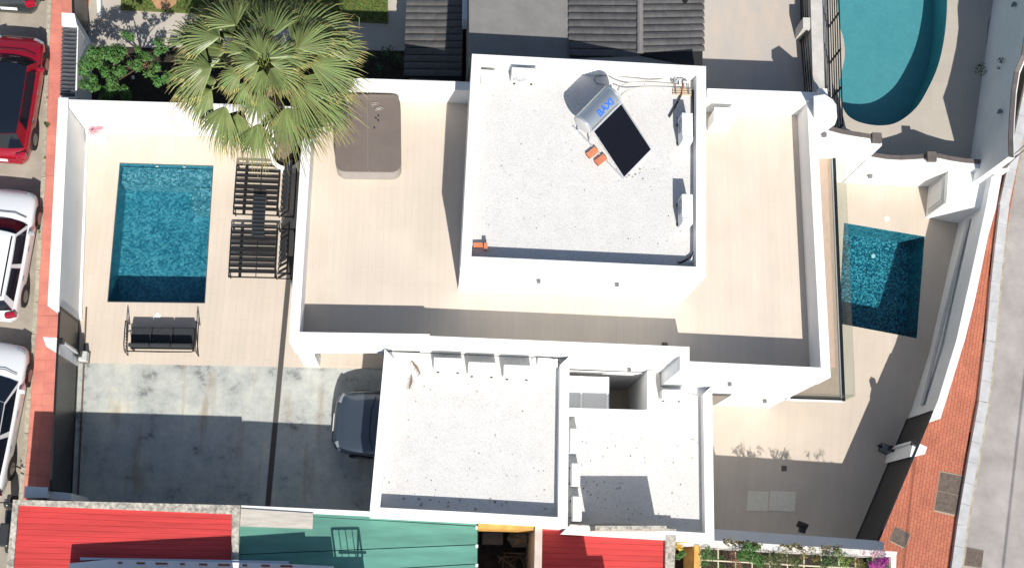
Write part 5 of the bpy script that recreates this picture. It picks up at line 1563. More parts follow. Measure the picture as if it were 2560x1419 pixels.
for x, y in ((2540, 14), (2505, 281)):
    p = onwall(x, y, nb0, nb1)
    MB().tube([(p[0] - .10, p[1], p[2] - .08), (p[0] - .10, p[1], p[2] + .1)], [.04, .085], 10).build("wall_sconce", mat("sconce_grey", (.16, .19, .20), .5), ne)
vn = thing("wall_vine", "small green climbing sprig on the tall shaded white wall", "plant", onwall(2510, 155, nb0, nb1))
p = onwall(2512, 150, nb0, nb1); p2 = onwall(2450, 190, nb0, nb1)
leafcloud([(p + Vector((-.12, 0, 0)), .13, .13), (p + Vector((-.13, -.2, -.2)), .07, .08)], 320, .035, 9).build("foliage", leaf_dark, vn)
b = MB()
lf = leafcloud([(Vector((p2[0] - .2, p2[1], ZD + .35)), .26, .22)], 120, .04, 10)
tag(lf.build("deck_shrub", leaf_dark), "sparse shrub at the foot of the tall shaded wall by the turquoise pool", "shrub")

# ================================================================== SOUTH NEIGHBOURS
def roof_sheet(name, label, P, z, m, cat="roof", under=-.1):
    t = thing(name, label, cat, (P[0][0], P[0][1], z))
    return t
s1 = thing("red_roof_house", "house with a bright red roof framed by speckled concrete at the lower left", "house", at(300, 1340, 0))
Zs = 2.75
o4 = pts([(32, 1248), (600, 1262), (592, 1500), (8, 1500)], Zs)
i4 = pts([(45, 1262), (580, 1284), (576, 1500), (26, 1500)], Zs)
MB().prism([o4[0], o4[1], i4[1], i4[0]], -.1, Zs).build("parapet", conc_cap, s1)
MB().prism([o4[1] + Vector((0, -.001)), o4[2], i4[2], i4[1] + Vector((0, -.001))], -.1, Zs - .01).build("parapet", conc_cap, s1)
MB().prism([i4[0] + Vector((0, -.001)), i4[3], o4[3], o4[0] + Vector((0, -.001))], -.1, Zs - .02).build("parapet", conc_cap, s1)
a, c = i4[0], i4[1]; dv = (i4[3] - i4[0]); 
nrow = 16
for k in range(nrow):
    f0, f1 = k / nrow, (k + 1) / nrow
    q0, q1 = i4[0].lerp(i4[3], f0), i4[0].lerp(i4[3], f1); r0, r1 = i4[1].lerp(i4[2], f0), i4[1].lerp(i4[2], f1)
    MB().prism([q0 + Vector((.004, 0)), r0 - Vector((.004, 0)), r1 - Vector((.004, 0)) + Vector((0, .006)), q1 + Vector((.004, 0)) + Vector((0, .006))], 2.2, Zs - .09 + .0).build("roof_panel", red_roof, s1)
# green roof
s2 = thing("green_roof_house", "long green metal panel roof beside the red roofed house", "house", at(890, 1350, 0))
Zg = 2.6
gx0, gx1 = 598, 1193
seamL = [1268, 1327, 1380, 1432, 1484]; seamR = [1303, 1315, 1361, 1409, 1460]
seams_L = [1283, 1325, 1385, 1443, 1500]; seams_R = [1303, 1314, 1360, 1408, 1456]
for k in range(4):
    a0_, a1_ = at(gx0, seams_L[k] if k else 1275, Zg), at(gx0, seams_L[k + 1], Zg)
    b0_, b1_ = at(gx1, seams_R[k], Zg), at(gx1, seams_R[k + 1], Zg)
    if k == 0:
        P = [at(784, 1279, Zg).xy, b0_.xy, b1_.xy + Vector((0, .012)), at(784, 1291, Zg).xy + Vector((0, .012))]
        MB().prism(P, 2.0, Zg).build("roof_panel", green_roof, s2)
        # panel behind the ledge
        P = [at(600, 1283, Zg).xy, at(783, 1291, Zg).xy, at(783, 1291, Zg).xy + Vector((0, -.01)), at(600, 1284, Zg).xy]
        P = [at(784, 1291, Zg).xy - Vector((0, .012)), b1_.xy - Vector((0, .012)), b1_.xy - Vector((0, .012)), a1_.xy]
        a_prev = at(600, 1280, Zg)
        continue
    if k == 1: a0_ = at(600, 1279, Zg)
    if k == 1: b0_ = at(gx1, seams_R[1], Zg)
    MB().prism([a0_.xy - Vector((0, .012)), b0_.xy - Vector((0, .012)), b1_.xy + Vector((0, .012)), a1_.xy + Vector((0, .012))], 2.0, Zg + .0).build("roof_panel", green_roof, s2)
MB().prism([at(598, 1272, Zg).xy, at(1196, 1300, Zg).xy, at(1192, 1500, Zg).xy, at(594, 1500, Zg).xy], -.1, Zg - .04).build("roof_base", green_dark, s2)
for k in range(1, 5):
    b0_ = at(gx1 - 1, seams_R[k] + 4, Zg); MB().box((b0_[0], b0_[1], Zg), (.07, .09, .04)).build("seam_cap", ac_white, s2)
o = MB().prism(pts([(602, 1270), (783, 1282), (781, 1321), (600, 1314)], 2.66), 2.605, 2.66).build("stone_ledge", mat("pale_stone_slab", (.52, .48, .42), .9, var=.2, vscale=4, stretch=(.4, 4, 1), bump=.3)); tag(o, "pale weathered stone slab lying on the corner of the green roof", "slab")
# dark court
s3 = thing("dark_court", "small dark yard full of junk between the green roof and the second red roof", "yard", at(1265, 1365, 0))
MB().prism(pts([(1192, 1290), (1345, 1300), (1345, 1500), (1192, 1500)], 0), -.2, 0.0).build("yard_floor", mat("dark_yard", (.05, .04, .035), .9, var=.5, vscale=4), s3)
MB().prism(pts([(1196, 1307), (1336, 1313), (1336, 1324), (1196, 1320)], 3.0), 1.2, 2.95).build("wall", ochre, s3)
MB().prism(pts([(1338, 1310), (1356, 1312), (1353, 1500), (1334, 1500)], 3.1), -.1, 3.1).build("wall", mat("beige_wall_top", (.60, .50, .42), .9, var=.15, vscale=3), s3)
jr = random.Random(5)
def junk(name, label, cat, mb, m): tag(mb.build(name, m), label, cat)
q = at(1232, 1338, .8); junk("washing_machine", "grey appliance in the dark yard with a pale top edge", "appliance", MB().box((q[0], q[1], .42), (.6, .5, .85)), mat("grey_appliance", (.11, .11, .12), .5))
q = at(1302, 1345, .9)
m = MB(); n = 14
P = []
for k in range(n):
    a_ = 2 * pi * k / n; P.append(Vector((q[0] + cos(a_) * .42 * jr.uniform(.8, 1.1), q[1] + sin(a_) * .30 * jr.uniform(.8, 1.1))))
m.add([(p[0], p[1], .5 + jr.uniform(0, .25)) for p in P] + [(q[0] + (p[0] - q[0]) * .5, q[1] + (p[1] - q[1]) * .5, .9 + jr.uniform(0, .2)) for p in P] + [(q[0], q[1], .95)],
      [(i, (i + 1) % n, n + (i + 1) % n, n + i) for i in range(n)] + [(n + i, n + (i + 1) % n, 2 * n) for i in range(n)] )
junk("folded_parasol", "crumpled beige canvas heap in the dark yard", "canvas", m, canvas)
q = at(1285, 1405, .5); m = MB()
for k in range(8): m.tube([q + Vector((jr.uniform(-.5, .5), jr.uniform(-.3, .3), jr.uniform(0, .3))) for _ in range(3)], .03, 6)
junk("junk_pile", "tangled grey pipes and sticks in the dark yard", "junk", m, mat("junk_grey", (.12, .11, .10), .8, island=.4))
# second red roof
s4 = thing("red_roof_house", "second bright red roof, between the dark yard and the trellis garden", "house", at(1500, 1380, 0))
Z4 = 1.35
p4 = pts([(1355, 1322), (1663, 1336), (1660, 1500), (1352, 1500)], Z4)
for k in range(12):
    f0, f1 = k / 12, (k + 1) / 12
    q0, q1 = p4[0].lerp(p4[3], f0), p4[0].lerp(p4[3], f1); r0, r1 = p4[1].lerp(p4[2], f0), p4[1].lerp(p4[2], f1)
    MB().prism([q0, r0, r1 + Vector((0, .006)), q1 + Vector((0, .006))], 1.0, Z4).build("roof_panel", red_roof, s4)
MB().prism(pts([(1424, 1309), (1690, 1321), (1690, 1337), (1424, 1325)], 1.5), -.1, 1.5).build("parapet", conc_cap, s4)
MB().prism(pts([(1664, 1337), (1690, 1337), (1682, 1500), (1662, 1500)], 1.5), -.1, 1.51).build("parapet", conc_cap, s4)
# trellis garden
tg = thing("trellis_garden", "white rimmed planted terrace with pale lattice bars at the bottom right", "planter", at(1960, 1400, 0))
ZQ = 0.55
rimN = pts([(1692, 1344), (2243, 1378), (2240, 1392), (1692, 1362)], ZQ)
MB().prism(rimN, Z2 - .3, ZQ).build("rim_wall", white_old, tg)
MB().prism(pts([(2228, 1391), (2241, 1392), (2238, 1500), (2226, 1500)], ZQ), Z2 - .3, ZQ - .002).build("rim_wall", white_old, tg)
MB().prism(pts([(1690, 1363), (2228, 1392), (2226, 1500), (1690, 1500)], -1.0), -2.0, -1.0).build("garden_soil", soil, tg)
lat = mat("cream_lattice", (.62, .56, .40), .7)
for k in range(12):
    x = 1752 + k * 43
    if x > 2225: break
    yN = 1364 + (x - 1692) * .0545
    a, c = at(x, yN, ZQ - .05), at(x - 2 + (k % 3) * 3, 1480, ZQ - .05)
    MB().tube([a, c], .022, 5).build("lattice_bar", lat, tg)
for k in range(3):
    a, c = at(1752, 1398 + k * 34, ZQ - .02), at(2226, 1424 + k * 34, ZQ - .02)
    MB().tube([a, c], .022, 5).build("lattice_bar", lat, tg)
o = MB().prism(pts([(1736, 1362), (1750, 1363), (1750, 1500), (1734, 1500)], .6), -1, .6).build("ochre_pier", ochre, tg)
MB().prism(pts([(1692, 1348), (1735, 1351), (1735, 1356), (1692, 1354)], .9), -1, .9).build("ochre_wall", ochre, tg)
def plant(name, label, l, m, dens, size, seed, group=None, cat="plant", zb_=-1.0):
    B = blobs([(x_, y_, z_ + .42, r_ * 1.15, h_) for x_, y_, z_, r_, h_ in l])
    t = thing(name, label, cat, (B[0][0][0], B[0][0][1], zb_), group)
    leafcloud(B, dens, size, seed).build("foliage", m, t)
    for i, (c, r_, h_) in enumerate(B[:3]):
        MB().tube([(c[0] + .05, c[1] - .05, zb_), (c[0], c[1], c[2])], [.015, .006], 5).build("stem", twig, t)
    return t
gp_ = "shrubs in the trellis garden"
plant("garden_shrub", "yellow flowering sprig at the left end of the trellis garden", [(1700, 1368, .5, .10, .1), (1693, 1362, .5, .08, .1)], mat("yellow_petal", (.55, .36, .05), .6, island=.3), 500, .03, 21, gp_)
plant("garden_shrub", "green shrub beside the yellow flowers of the trellis garden", [(1706, 1382, .2, .14, .12), (1695, 1390, .1, .10, .1)], hedge_m, 400, .035, 22, gp_)
plant("garden_shrub", "fresh green shrub right of the ochre pier", [(1765, 1385, .3, .18, .2), (1770, 1370, .4, .10, .1), (1760, 1405, .1, .14, .12), (1780, 1392, .2, .1, .1)], hedge_m, 300, .035, 23, gp_)
plant("garden_shrub", "dull reddish dry shrub in the trellis garden", [(1838, 1396, .2, .16, .15), (1845, 1412, .1, .14, .12), (1832, 1380, .2, .1, .1)], mat("reddish_leaf", (.22, .10, .06), .8, island=.3), 300, .03, 24, gp_)
plant("garden_shrub", "large dark green bush rising over the garden rim", [(1868, 1375, .6, .20, .2), (1880, 1390, .5, .22, .2), (1855, 1388, .4, .16, .15), (1900, 1400, .3, .18, .15), (1868, 1362, .65, .12, .1), (1890, 1366, .6, .12, .1)], hedge_m, 300, .045, 25, gp_)
plant("garden_shrub", "mixed olive creeper spread along the middle of the lattice", [(1925, 1400, .3, .18, .12), (1950, 1392, .3, .16, .12), (1972, 1400, .3, .14, .12), (1940, 1414, .2, .2, .12), (1990, 1410, .2, .16, .12), (1905, 1416, .2, .18, .12)], mat("olive_leaf", (.10, .11, .035), .6, island=.4), 260, .035, 26, gp_)
plant("garden_shrub", "dry tan weeds between the creeper and the bright bush", [(2010, 1385, .4, .14, .14), (2030, 1372, .5, .12, .12), (2040, 1395, .3, .12, .12), (1960, 1375, .5, .10, .1)], leaf_yel, 240, .03, 27, gp_)
plant("garden_shrub", "dark sprawling bush in front of the dry weeds", [(2068, 1388, .3, .18, .15), (2080, 1402, .3, .18, .15), (2060, 1410, .2, .16, .12), (2085, 1380, .4, .12, .12)], leaf_dark, 280, .035, 28, gp_)
plant("garden_shrub", "bright light green bush beside the dark sprawling bush", [(2103, 1392, .4, .14, .15), (2112, 1408, .3, .14, .12), (2098, 1378, .4, .1, .1), (2120, 1400, .3, .1, .1)], mat("bright_leaf", (.13, .20, .03), .5, island=.35), 320, .035, 29, gp_)
plant("garden_shrub", "ochre brown shrub next to the purple bougainvillea", [(2140, 1402, .2, .14, .12), (2155, 1408, .1, .12, .1)], leaf_yel, 300, .03, 30, gp_)
plant("bougainvillea", "purple bougainvillea at the right corner of the trellis garden", [(2200, 1408, .3, .20, .14), (2215, 1400, .3, .12, .12), (2180, 1412, .2, .14, .12)], petal, 360, .035, 31, None, "plant")
plant("bougainvillea", "faded pink blossom spilling over the rim above the purple bougainvillea", [(2185, 1383, .45, .12, .08), (2200, 1378, .5, .12, .08), (2160, 1380, .45, .10, .06)], petal_p, 260, .025, 32, None, "plant")
gr = random.Random(61)
gb = []
for k in range(70):
    x = gr.uniform(1756, 2218); y = 1368 + (x - 1692) * .054 + gr.uniform(0, 60)
    gb.append((at(x, y, ZQ - .45), gr.uniform(.12, .24), .14))
m_ = leafcloud(gb[:44], 150, .038, 62); m_.build("ground_cover", leaf_dark, tg, kind="stuff")
m_ = leafcloud([(c + Vector((0, 0, .22)), r_ * .8, h_) for c, r_, h_ in gb[44:]], 150, .036, 63); m_.build("ground_cover", mat("mixed_leaf", (.11, .125, .035), .6, island=.5), tg, kind="stuff")
# twigs that stand above the rim and throw the feathery shadow on the patio
m = MB(); r = random.Random(17)
for x in (1800, 1822, 1838, 1850, 1865, 1872, 1885, 1950, 1962, 1975, 1990, 2045, 2060, 2075):
    yb = 1350 + (x - 1692) * .06
    base = at(x + 8, yb - 2, ZQ - .02)
    hh = r.uniform(.3, .62) if x in (1865, 1872, 1962, 1885, 1850) else r.uniform(.15, .35)
    for k in range(5):
        d_ = Vector((r.uniform(-.22, .22), r.uniform(-.15, .1), hh * r.uniform(.7, 1.2)))
        m.tube([base, base + d_ * .5 + Vector((r.uniform(-.03, .03), 0, 0)), base + d_], [.012, .010, .006], 4)
        for j in range(9):
            p = base + d_ * r.uniform(.4, 1.05)
            a_ = r.uniform(0, 6.28); s = r.uniform(.02, .04)
            m.add([p, p + Vector((cos(a_) * s, sin(a_) * s, s)), p + Vector((cos(a_ + 1) * s * 1.5, sin(a_ + 1) * s * 1.5, s * .4))], [(0, 1, 2)])
tag(m.build("dry_twigs", leaf_yel), "thin dry twigs standing along the rim of the trellis garden", "twigs", kind="stuff")
# white building at the bottom edge and taller block south of it (outside the picture)
s5 = thing("white_roof_house", "white flat roof with rust stained edge along the bottom left", "house", at(450, 1410, 0))
Zw = 3.0
wr = pts([(172, 1407), (270, 1397), (720, 1408), (832, 1414), (832, 1700), (168, 1700)], Zw)
MB().prism(wr, -.1, Zw).build("roof_slab", white, s5)
MB().prism(pts([(200, 1392), (720, 1401), (720, 1408), (268, 1397), (200, 1399)], 2.95), 2.2, 2.95).build("gutter", mat("bluish_gutter", (.45, .52, .62), .5), s5)
for k in range(9):
    x = 300 + k * 52
    q = at(x, 1403 + (x - 270) * .02, Zw + .02); MB().box((q[0], q[1] - .02, Zw + .01), (.12 + .1 * (k % 3), .05, .02)).build("rust_patch", mat("rusty_flashing", (.30, .09, .05), .8, var=.4, vscale=20), s5)
def shade_block(name, label, cat, top_px, z_s, caster_y, depth_y, m, z_bot=-.1):
    """top_px: shadow edge points (px on a roof at height z_s). The block's top edge stands at photo row caster_y, so its height follows from the sun"""
    tops = []
    for (x, y) in top_px:
        S = at(x, y, z_s)
        # walk from the shadow point towards the sun until the plane Y = Yc
        Yc = at(x, caster_y, z_s)[1]
        s = (Yc - S[1]) / (to_sun[1])
        tops.append(S + to_sun * s)
    return tops
tl = shade_block("", "", "", [(180, 1355), (578, 1334), (600, 1341), (762, 1330)], 2.62, 1500, 0, None)
ub = thing("tall_house", "taller white house beyond the bottom edge shading the red and green roofs", "house", (tl[0][0], tl[0][1] - 1, 0))
for i in (0, 2):
    p, r_ = tl[i], tl[i + 1]
    MB().prism([p.xy, r_.xy, r_.xy - Vector((0, 3)), p.xy - Vector((0, 3))][::-1], -.1, [p[2], r_[2], r_[2], p[2]][::-1]).build("wall", white_old, ub)
t2 = shade_block("", "", "", [(763, 1339), (827, 1336)], Zg, 1500, 0, None)
MB().prism([t2[0].xy, t2[1].xy, t2[1].xy - Vector((0, 3)), t2[0].xy - Vector((0, 3))][::-1], -.1, t2[0][2]).build("wall", white_old, ub)
t3 = shade_block("", "", "", [(829, 1390), (907, 1389)], Zg, 1500, 0, None)
MB().prism([t3[0].xy, t3[1].xy, t3[1].xy - Vector((0, 3)), t3[0].xy - Vector((0, 3))][::-1], -.1, t3[0][2]).build("wall", white_old, ub)
rt = shade_block("", "", "", [(829, 1320), (896, 1319)], Zg, 1500, 0, None)
rg = thing("balcony_railing", "dark balcony railing on the house beyond the bottom edge", "railing", (rt[0][0], rt[0][1], t3[0][2]))
MB().tube([rt[0], rt[1]], .03, 6).build("top_rail", black_metal, rg)
MB().tube([(rt[0][0] + .1, rt[0][1], t3[0][2] + .12), (rt[1][0] + .12, rt[1][1], t3[0][2] + .12)], .03, 6).build("bottom_rail", black_metal, rg)
for k in range(5):
    f = k / 4; a = rt[0].lerp(rt[1], f)
    MB().tube([a, (a[0], a[1], t3[0][2])], .03 if k in (0, 4) else .013, 6).build("baluster", black_metal, rg)
a = rt[1]; MB().tube([a, (a[0] + .02, a[1] - .9, a[2])], .03, 6).build("side_rail", black_metal, rg)
# block throwing the shade on the second red roof and into the yard
t5 = shade_block("", "", "", [(1180, 1325), (1457, 1325)], Z4, 1520, 0, None)
hb_ = thing("tall_house", "pale house beyond the bottom edge that shades the junk yard", "house", (t5[0][0], t5[0][1] - 1, 0))
MB().prism([t5[0].xy, t5[1].xy, t5[1].xy - Vector((0, 3)), t5[0].xy - Vector((0, 3))][::-1], -.1, t5[0][2]).build("wall", white_old, hb_)
t6 = shade_block("", "", "", [(1457, 1387), (1506, 1387)], Z4, 1520, 0, None)
MB().prism([t6[0].xy, t6[1].xy, t6[1].xy - Vector((0, 3)), t6[0].xy - Vector((0, 3))][::-1], -.1, t6[0][2]).build("wall", white_old, hb_)
# raised back of the second red roof house: shades the corner of the lower gravel roof
cw = thing("party_wall", "weathered party wall at the south edge of the lower gravel roof", "wall", at(1530, 1322, 0))
tt5 = shade_block("", "", "", [(1448, 1188), (1619, 1194)], 1.1, 1318, 0, None)
MB().prism([tt5[0].xy, tt5[1].xy, tt5[1].xy - Vector((0, .12)), tt5[0].xy - Vector((0, .12))][::-1], 0, tt5[0][2]).build("wall_body", conc_cap, cw)
print("party wall top", tt5[0][2])

# overhead wires on the east side
for i, (x, dz) in enumerate(((2566, 0), (2573, .1))):
    pass
def wire(label, p0, p1, z, r, sag=.3):
    a, c = Vector((p0[0], p0[1], z)), Vector((p1[0], p1[1], z))
    P = [a.lerp(c, k / 10) - Vector((0, 0, sag * 4 * (k / 10) * (1 - k / 10))) for k in range(11)]
    tag(MB().tube(P, r, 5).build("overhead_wire", insul), label, "wire")
ZWr = 6.0
for lab, s0, s1_, zr in (("thin overhead wire shading the brick pavement", (2287, 1145), (2258, 1419), ZP), ("overhead wire above the east road, outer one", (2575, 820), (2507, 1419), ZP - .12)):
    A_, B_ = at(*s0, zr), at(*s1_, zr)
    k = (ZWr - zr) / to_sun[2]
    A_ = A_ + to_sun * k; B_ = B_ + to_sun * k
    d_ = (B_ - A_)
    a_, b_ = A_ - d_ * .02, B_ + d_ * 1.5
    if "outer" in lab: a_ = A_ - d_ * .6
    wire(lab, a_, b_, ZWr, .028 if "outer" in lab else .02, 0.0)
wm = [(at(2506, 412, 0.6), at(2575, 352, 2.2)), (at(2512, 420, .3), at(2575, 362, 2.0)), (at(2520, 402, .7), at(2575, 368, 1.8))]
m = MB()
for a, c in wm: m.tube([a, a.lerp(c, .5) - Vector((0, 0, .12)), c], .02, 5)
tag(m.build("wire_bundle", cable_m), "twisted bundle of wires at the corner where the scalloped wall meets the road", "wires")
# manholes
def cover(label, P4, n, z):
    t = thing("manhole_cover", label, "manhole cover", (P4[0][0], P4[0][1], z))
    P4 = [Vector(p) for p in P4]
    c = sum(P4, Vector((0, 0))) / 4
    MB().prism([c + (p - c) * 1.05 for p in P4], z - .02, z + .004).build("cover_frame", mat("cover_frame_pale", (.36, .30, .22), .8), t)
    for k in range(n):
        q0, q1 = P4[0].lerp(P4[3], k / n), P4[0].lerp(P4[3], (k + .97) / n); r0, r1 = P4[1].lerp(P4[2], k / n), P4[1].lerp(P4[2], (k + .97) / n)
        MB().prism([q0, r0, r1, q1], z, z + .010 + .002 * k).build("cover_plate", iron, t)
cover("double brown manhole cover set in the brick pavement by the kerb", pts([(2351, 1179), (2408, 1190), (2392, 1288), (2336, 1275)], ZP), 2, ZP)
cover("small tilted square manhole cover in the brick pavement near the garden", pts([(2238, 1316), (2276, 1334), (2262, 1370), (2223, 1350)], ZP), 1, ZP)
cover("brown manhole cover at the bottom edge in the east gutter", pts([(2418, 1368), (2459, 1376), (2454, 1420), (2411, 1413)], ZP - .1), 1, ZP - .11)
# weeds along the west kerb
wd = thing("kerb_weed", "small green weed tuft growing at the west kerb beside the red car", "weed", at(118, 311, 0))
leafcloud([(at(118, 312, .05), .10, .05), (at(112, 308, .04), .05, .04)], 900, .022, 40).build("foliage", leaf_dark, wd)
for i, (x, y, l) in enumerate(((118, 245, "tiny dry weed at the kerb next to the red car"), (98, 580, "tiny weed at the kerb next to the white estate car"), (112, 395, "tiny weed between the red car and the white estate car"))):
    o = leafcloud([(at(x, y, .03), .05, .04)], 900, .018, 41 + i).build("kerb_weed", leaf_yel); tag(o, l, "weed")
o = MB().prism(pts([(113, 296), (142, 297), (142, 314), (118, 316)], 0.004), -.01, .006).build("repair_patch", mat("mortar_patch", (.38, .34, .27), .9, var=.3, vscale=9)); tag(o, "grey mortar repair patch in the red pavement", "patch")
# pink plant in the planter
pk = thing("pink_plant", "pink flowering twiggy plant in the white corner planter", "plant", at(240, 318, .35))
leafcloud([(at(240, 315, .62), .24, .14), (at(230, 328, .55), .16, .1), (at(246, 303, .65), .16, .1), (at(252, 320, .6), .12, .1)], 330, .032, 51).build("blossom", petal_p, pk)
m = MB(); r = random.Random(9)
bp_ = at(238, 322, .36)
for k in range(16):
    a_ = r.uniform(0, 6.28); l_ = r.uniform(.15, .34)
    m.tube([bp_, bp_ + Vector((cos(a_) * l_ * .6, sin(a_) * l_ * .6, .2)), bp_ + Vector((cos(a_) * l_, sin(a_) * l_, .3))], [.008, .006, .003], 4)
m.build("twigs", mat("mauve_twig", (.20, .11, .12), .8), pk)

# ================================================================== PALM
palm = thing("palm_tree", "tall fan palm spreading over the north wall beside the hot tub", "palm", at(718, 392, 0))
crown = at(662, 168, 6.25)
b0 = at(718, 388, 0)
path = [b0, b0 + Vector((.02, .03, 1.5)), Vector((crown[0] * .45 + b0[0] * .55, crown[1] * .45 + b0[1] * .55, 3.4)), crown - Vector((0, 0, .35))]
m = MB()
NT = 26
pp = []; rad = []
for k in range(NT + 1):
    f = k / NT
    pos = b0.lerp(crown - Vector((0, 0, .3)), f)
    pp.append(pos); rad.append((.24 - .07 * f) * (1.0 + .05 * (k % 2)) if f < .85 else .20)
m.tube(pp, rad, 14)
m.build("trunk", bark, palm)
# old leaf bases
for k in range(26):
    a_ = k * 2.4; z_ = -.75 + .03 * k
    c = crown + Vector((cos(a_) * .20, sin(a_) * .20, z_))
    MB().tube([c, c + Vector((cos(a_) * .16, sin(a_) * .16, .16))], [.035, .02], 5).build("leaf_base", bark, palm)
fr_rand = random.Random(77)
def frond(base, hast, tip, seed, nl=34, spread=2.35, droop=.35, green=None, width=1.0):
    """petiole from base to hast, fan of leaflets from hast to about tip"""
    r = random.Random(seed)
    o = None
    d = (tip - hast); Lf = d.length; fwd_ = d.normalized()
    pet = MB()
    midp = base.lerp(hast, .5) + Vector((0, 0, .12))
    pet.tube([base, midp, hast, hast + fwd_ * .12], [.026, .02, .014, .006], 5)
    po = pet.build("petiole", petiole, palm)
    up = Vector((0, 0, 1)); side = fwd_.cross(up).normalized(); nrm = side.cross(fwd_).normalized()
    m = MB()
    for k in range(nl):
        f = (k / (nl - 1)) * 2 - 1
        ang = f * spread / 2 + r.uniform(-.02, .02)
        ln = Lf * (1.12 - .46 * abs(f) ** 1.3) * r.uniform(.86, 1.06)
        dirv = (fwd_ * cos(ang) + side * sin(ang)).normalized()
        # leaflet planes alternate (folded fan) and the fan cups slightly
        w0 = .016 * width; wm_ = .024 * width
        perp = (side * cos(ang) - fwd_ * sin(ang))
        cup = nrm * (.10 * abs(f)) * ln
        fold = .022
        pts_ = []
        seg = [(0.03, w0, 0), (.30, wm_, .0), (.62, wm_ * .85, -.05), (.82, wm_ * .42, -.14 - .12 * droop), (1.0, .004, -.28 - .35 * droop * r.uniform(.3, 1.5))]
        jit = perp * r.uniform(-.07, .07) + Vector((0, 0, r.uniform(-.06, .05)))
        for (s, w_, dz) in seg:
            c = hast + dirv * ln * s + cup * s * s + Vector((0, 0, dz * ln * .8 * (s ** 1.5))) + jit * s * s
            z_ = nrm * fold * (1 if s < .9 else 0)
            pts_ += [c - perp * w_ - z_ * .9, c + z_ * .6, c + perp * w_ - z_ * .9]
        fs = []
        for i in range(len(seg) - 1):
            a = i * 3
            fs += [(a, a + 1, a + 4, a + 3), (a + 1, a + 2, a + 5, a + 4)]
        m.mi = 0
        m.add(pts_[:12], fs[:6])
        m.mi = 1
        m.add(pts_[9:], [(0, 1, 4, 3), (1, 2, 5, 4)])
        m.mi = 0
        if r.random() < .16:   # hanging thread
            c = Vector(pts_[13])
            m.mi = 1
            q = c + dirv * .10 + Vector((r.uniform(-.05, .05), r.uniform(-.05, .05), -.14))
            m.add([c + perp * .004, c - perp * .004, q], [(0, 1, 2)])
            m.mi = 0
    m.build("leaf", [frond_m, frond_t], palm)
C0 = crown
FR = [ # hastula px, tip px, z hast, z tip
 ((777, 160), (917, 190), 6.3, 5.7), ((727, 200), (883, 317), 6.3, 5.5), ((713, 270), (758, 400), 6.1, 5.0), ((650, 232), (647, 320), 6.5, 6.0),
 ((647, 310), (640, 415), 5.6, 4.7), ((563, 267), (533, 378), 6.1, 5.1), ((527, 225), (472, 298), 6.0, 5.2), ((528, 168), (420, 213), 6.3, 5.6),
 ((520, 160), (425, 150), 6.2, 5.7), ((548, 92), (443, 68), 6.5, 5.9), ((590, 62), (527, -8), 6.6, 6.1), ((673, 98), (683, -15), 6.9, 6.5),
 ((728, 97), (868, 18), 6.6, 6.0), ((817, 125), (912, 92), 6.2, 5.7), ((592, 285), (602, 385), 5.8, 4.8), ((745, 120), (830, 60), 6.8, 6.6),
 ((600, 180), (545, 215), 6.7, 6.3), ((608, 130), (560, 95), 6.9, 6.7), ((640, 120), (625, 40), 7.0, 6.8), ((700, 140), (790, 130), 6.9, 6.7),
 ((700, 175), (760, 230), 6.8, 6.4), ((620, 205), (590, 270), 6.7, 6.2), ((660, 150), (665, 80), 7.1, 7.1), ((740, 165), (850, 240), 6.0, 5.3),
 ((770, 195), (885, 210), 5.9, 5.2), ((560, 130), (440, 120), 6.0, 5.4), ((540, 200), (440, 245), 5.9, 5.2), ((780, 90), (880, 50), 6.0, 5.4),
 ((690, 60), (740, -10), 6.4, 5.9), ((620, 70), (590, -20), 6.3, 5.8), ((560, 70), (470, 10), 6.0, 5.5), ((745, 280), (800, 370), 5.6, 4.8), ((800, 250), (868, 330), 5.5, 4.8),
 ((500, 110), (452, 30), 6.0, 5.4)]
r_in = random.Random(31)
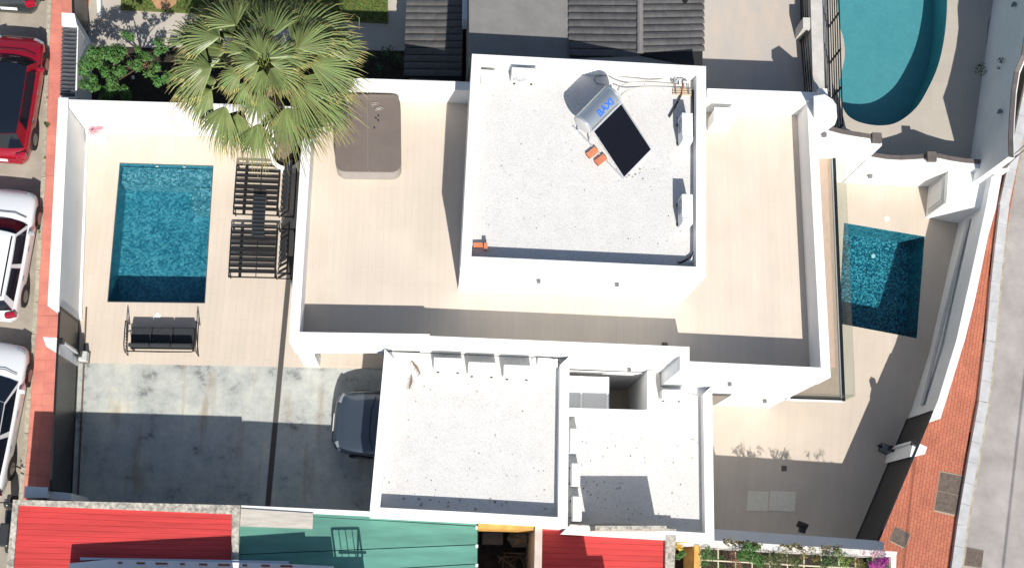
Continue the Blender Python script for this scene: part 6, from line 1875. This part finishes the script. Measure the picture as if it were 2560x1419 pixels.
for k in range(7):
    a_ = k * 2 * pi / 7 + r_in.uniform(-.2, .2); rr0 = r_in.uniform(14, 34); rr1 = rr0 + r_in.uniform(55, 85)
    FR.append(((662 + cos(a_) * rr0, 160 + sin(a_) * rr0), (662 + cos(a_) * rr1, 160 + sin(a_) * rr1), 7.0 + r_in.uniform(-.1, .15), 7.1 + r_in.uniform(-.4, .2)))
for k in range(9):
    a_ = k * 2 * pi / 9 + r_in.uniform(-.15, .15); rr0 = r_in.uniform(95, 125); rr1 = rr0 + r_in.uniform(80, 115)
    FR.append(((662 + cos(a_) * rr0, 175 + sin(a_) * rr0), (662 + cos(a_) * rr1, 175 + sin(a_) * rr1), 5.5, 4.7 + r_in.uniform(-.3, .2)))
for i, (hp_, tp_, z1_, z2_) in enumerate(FR):
    H_ = at(*hp_, z1_); T_ = at(*tp_, z2_)
    frond(C0 + Vector((fr_rand.uniform(-.1, .1), fr_rand.uniform(-.1, .1), fr_rand.uniform(-.2, .15))), H_, T_, 100 + i, nl=34, spread=fr_rand.uniform(1.5, 2.1), droop=.5 if z1_ < 6.2 else .25, width=1.0)
for i, (x, y) in enumerate(((655, 150), (665, 160), (672, 150), (650, 165), (668, 140))):
    T_ = at(x, y, 7.5); MB().tube([C0, T_], [.03, .008], 5).build("spear_leaf", petiole, palm)
# long hanging threads as in the picture
for k, pth in enumerate(([(437, 255), (430, 285), (440, 315), (457, 333)], [(862, 62), (885, 36), (898, 45), (898, 75)])):
    P = [at(x, y, 5.3 - .2 * j) for j, (x, y) in enumerate(pth)]
    MB().tube(P, .008, 4).build("dry_thread", frond_t, palm)
# palm planter ring
pr = thing("tree_ring", "round white planter ring around the foot of the palm", "planter", at(718, 388, 0))
n = 40; cxy = at(718, 384, .35).xy; R0, R1 = .44, .56
P_o = [cxy + Vector((cos(2 * pi * k / n), sin(2 * pi * k / n))) * R1 for k in range(n)]; P_i = [cxy + Vector((cos(2 * pi * k / n), sin(2 * pi * k / n))) * R0 for k in range(n)]
MB().prism(P_o, 0, .38, [P_i]).build("ring_wall", white, pr)
MB().prism([p * 1.0 for p in P_i], 0.0, .2).build("ring_soil", insul, pr)

bpy.context.view_layer.update()
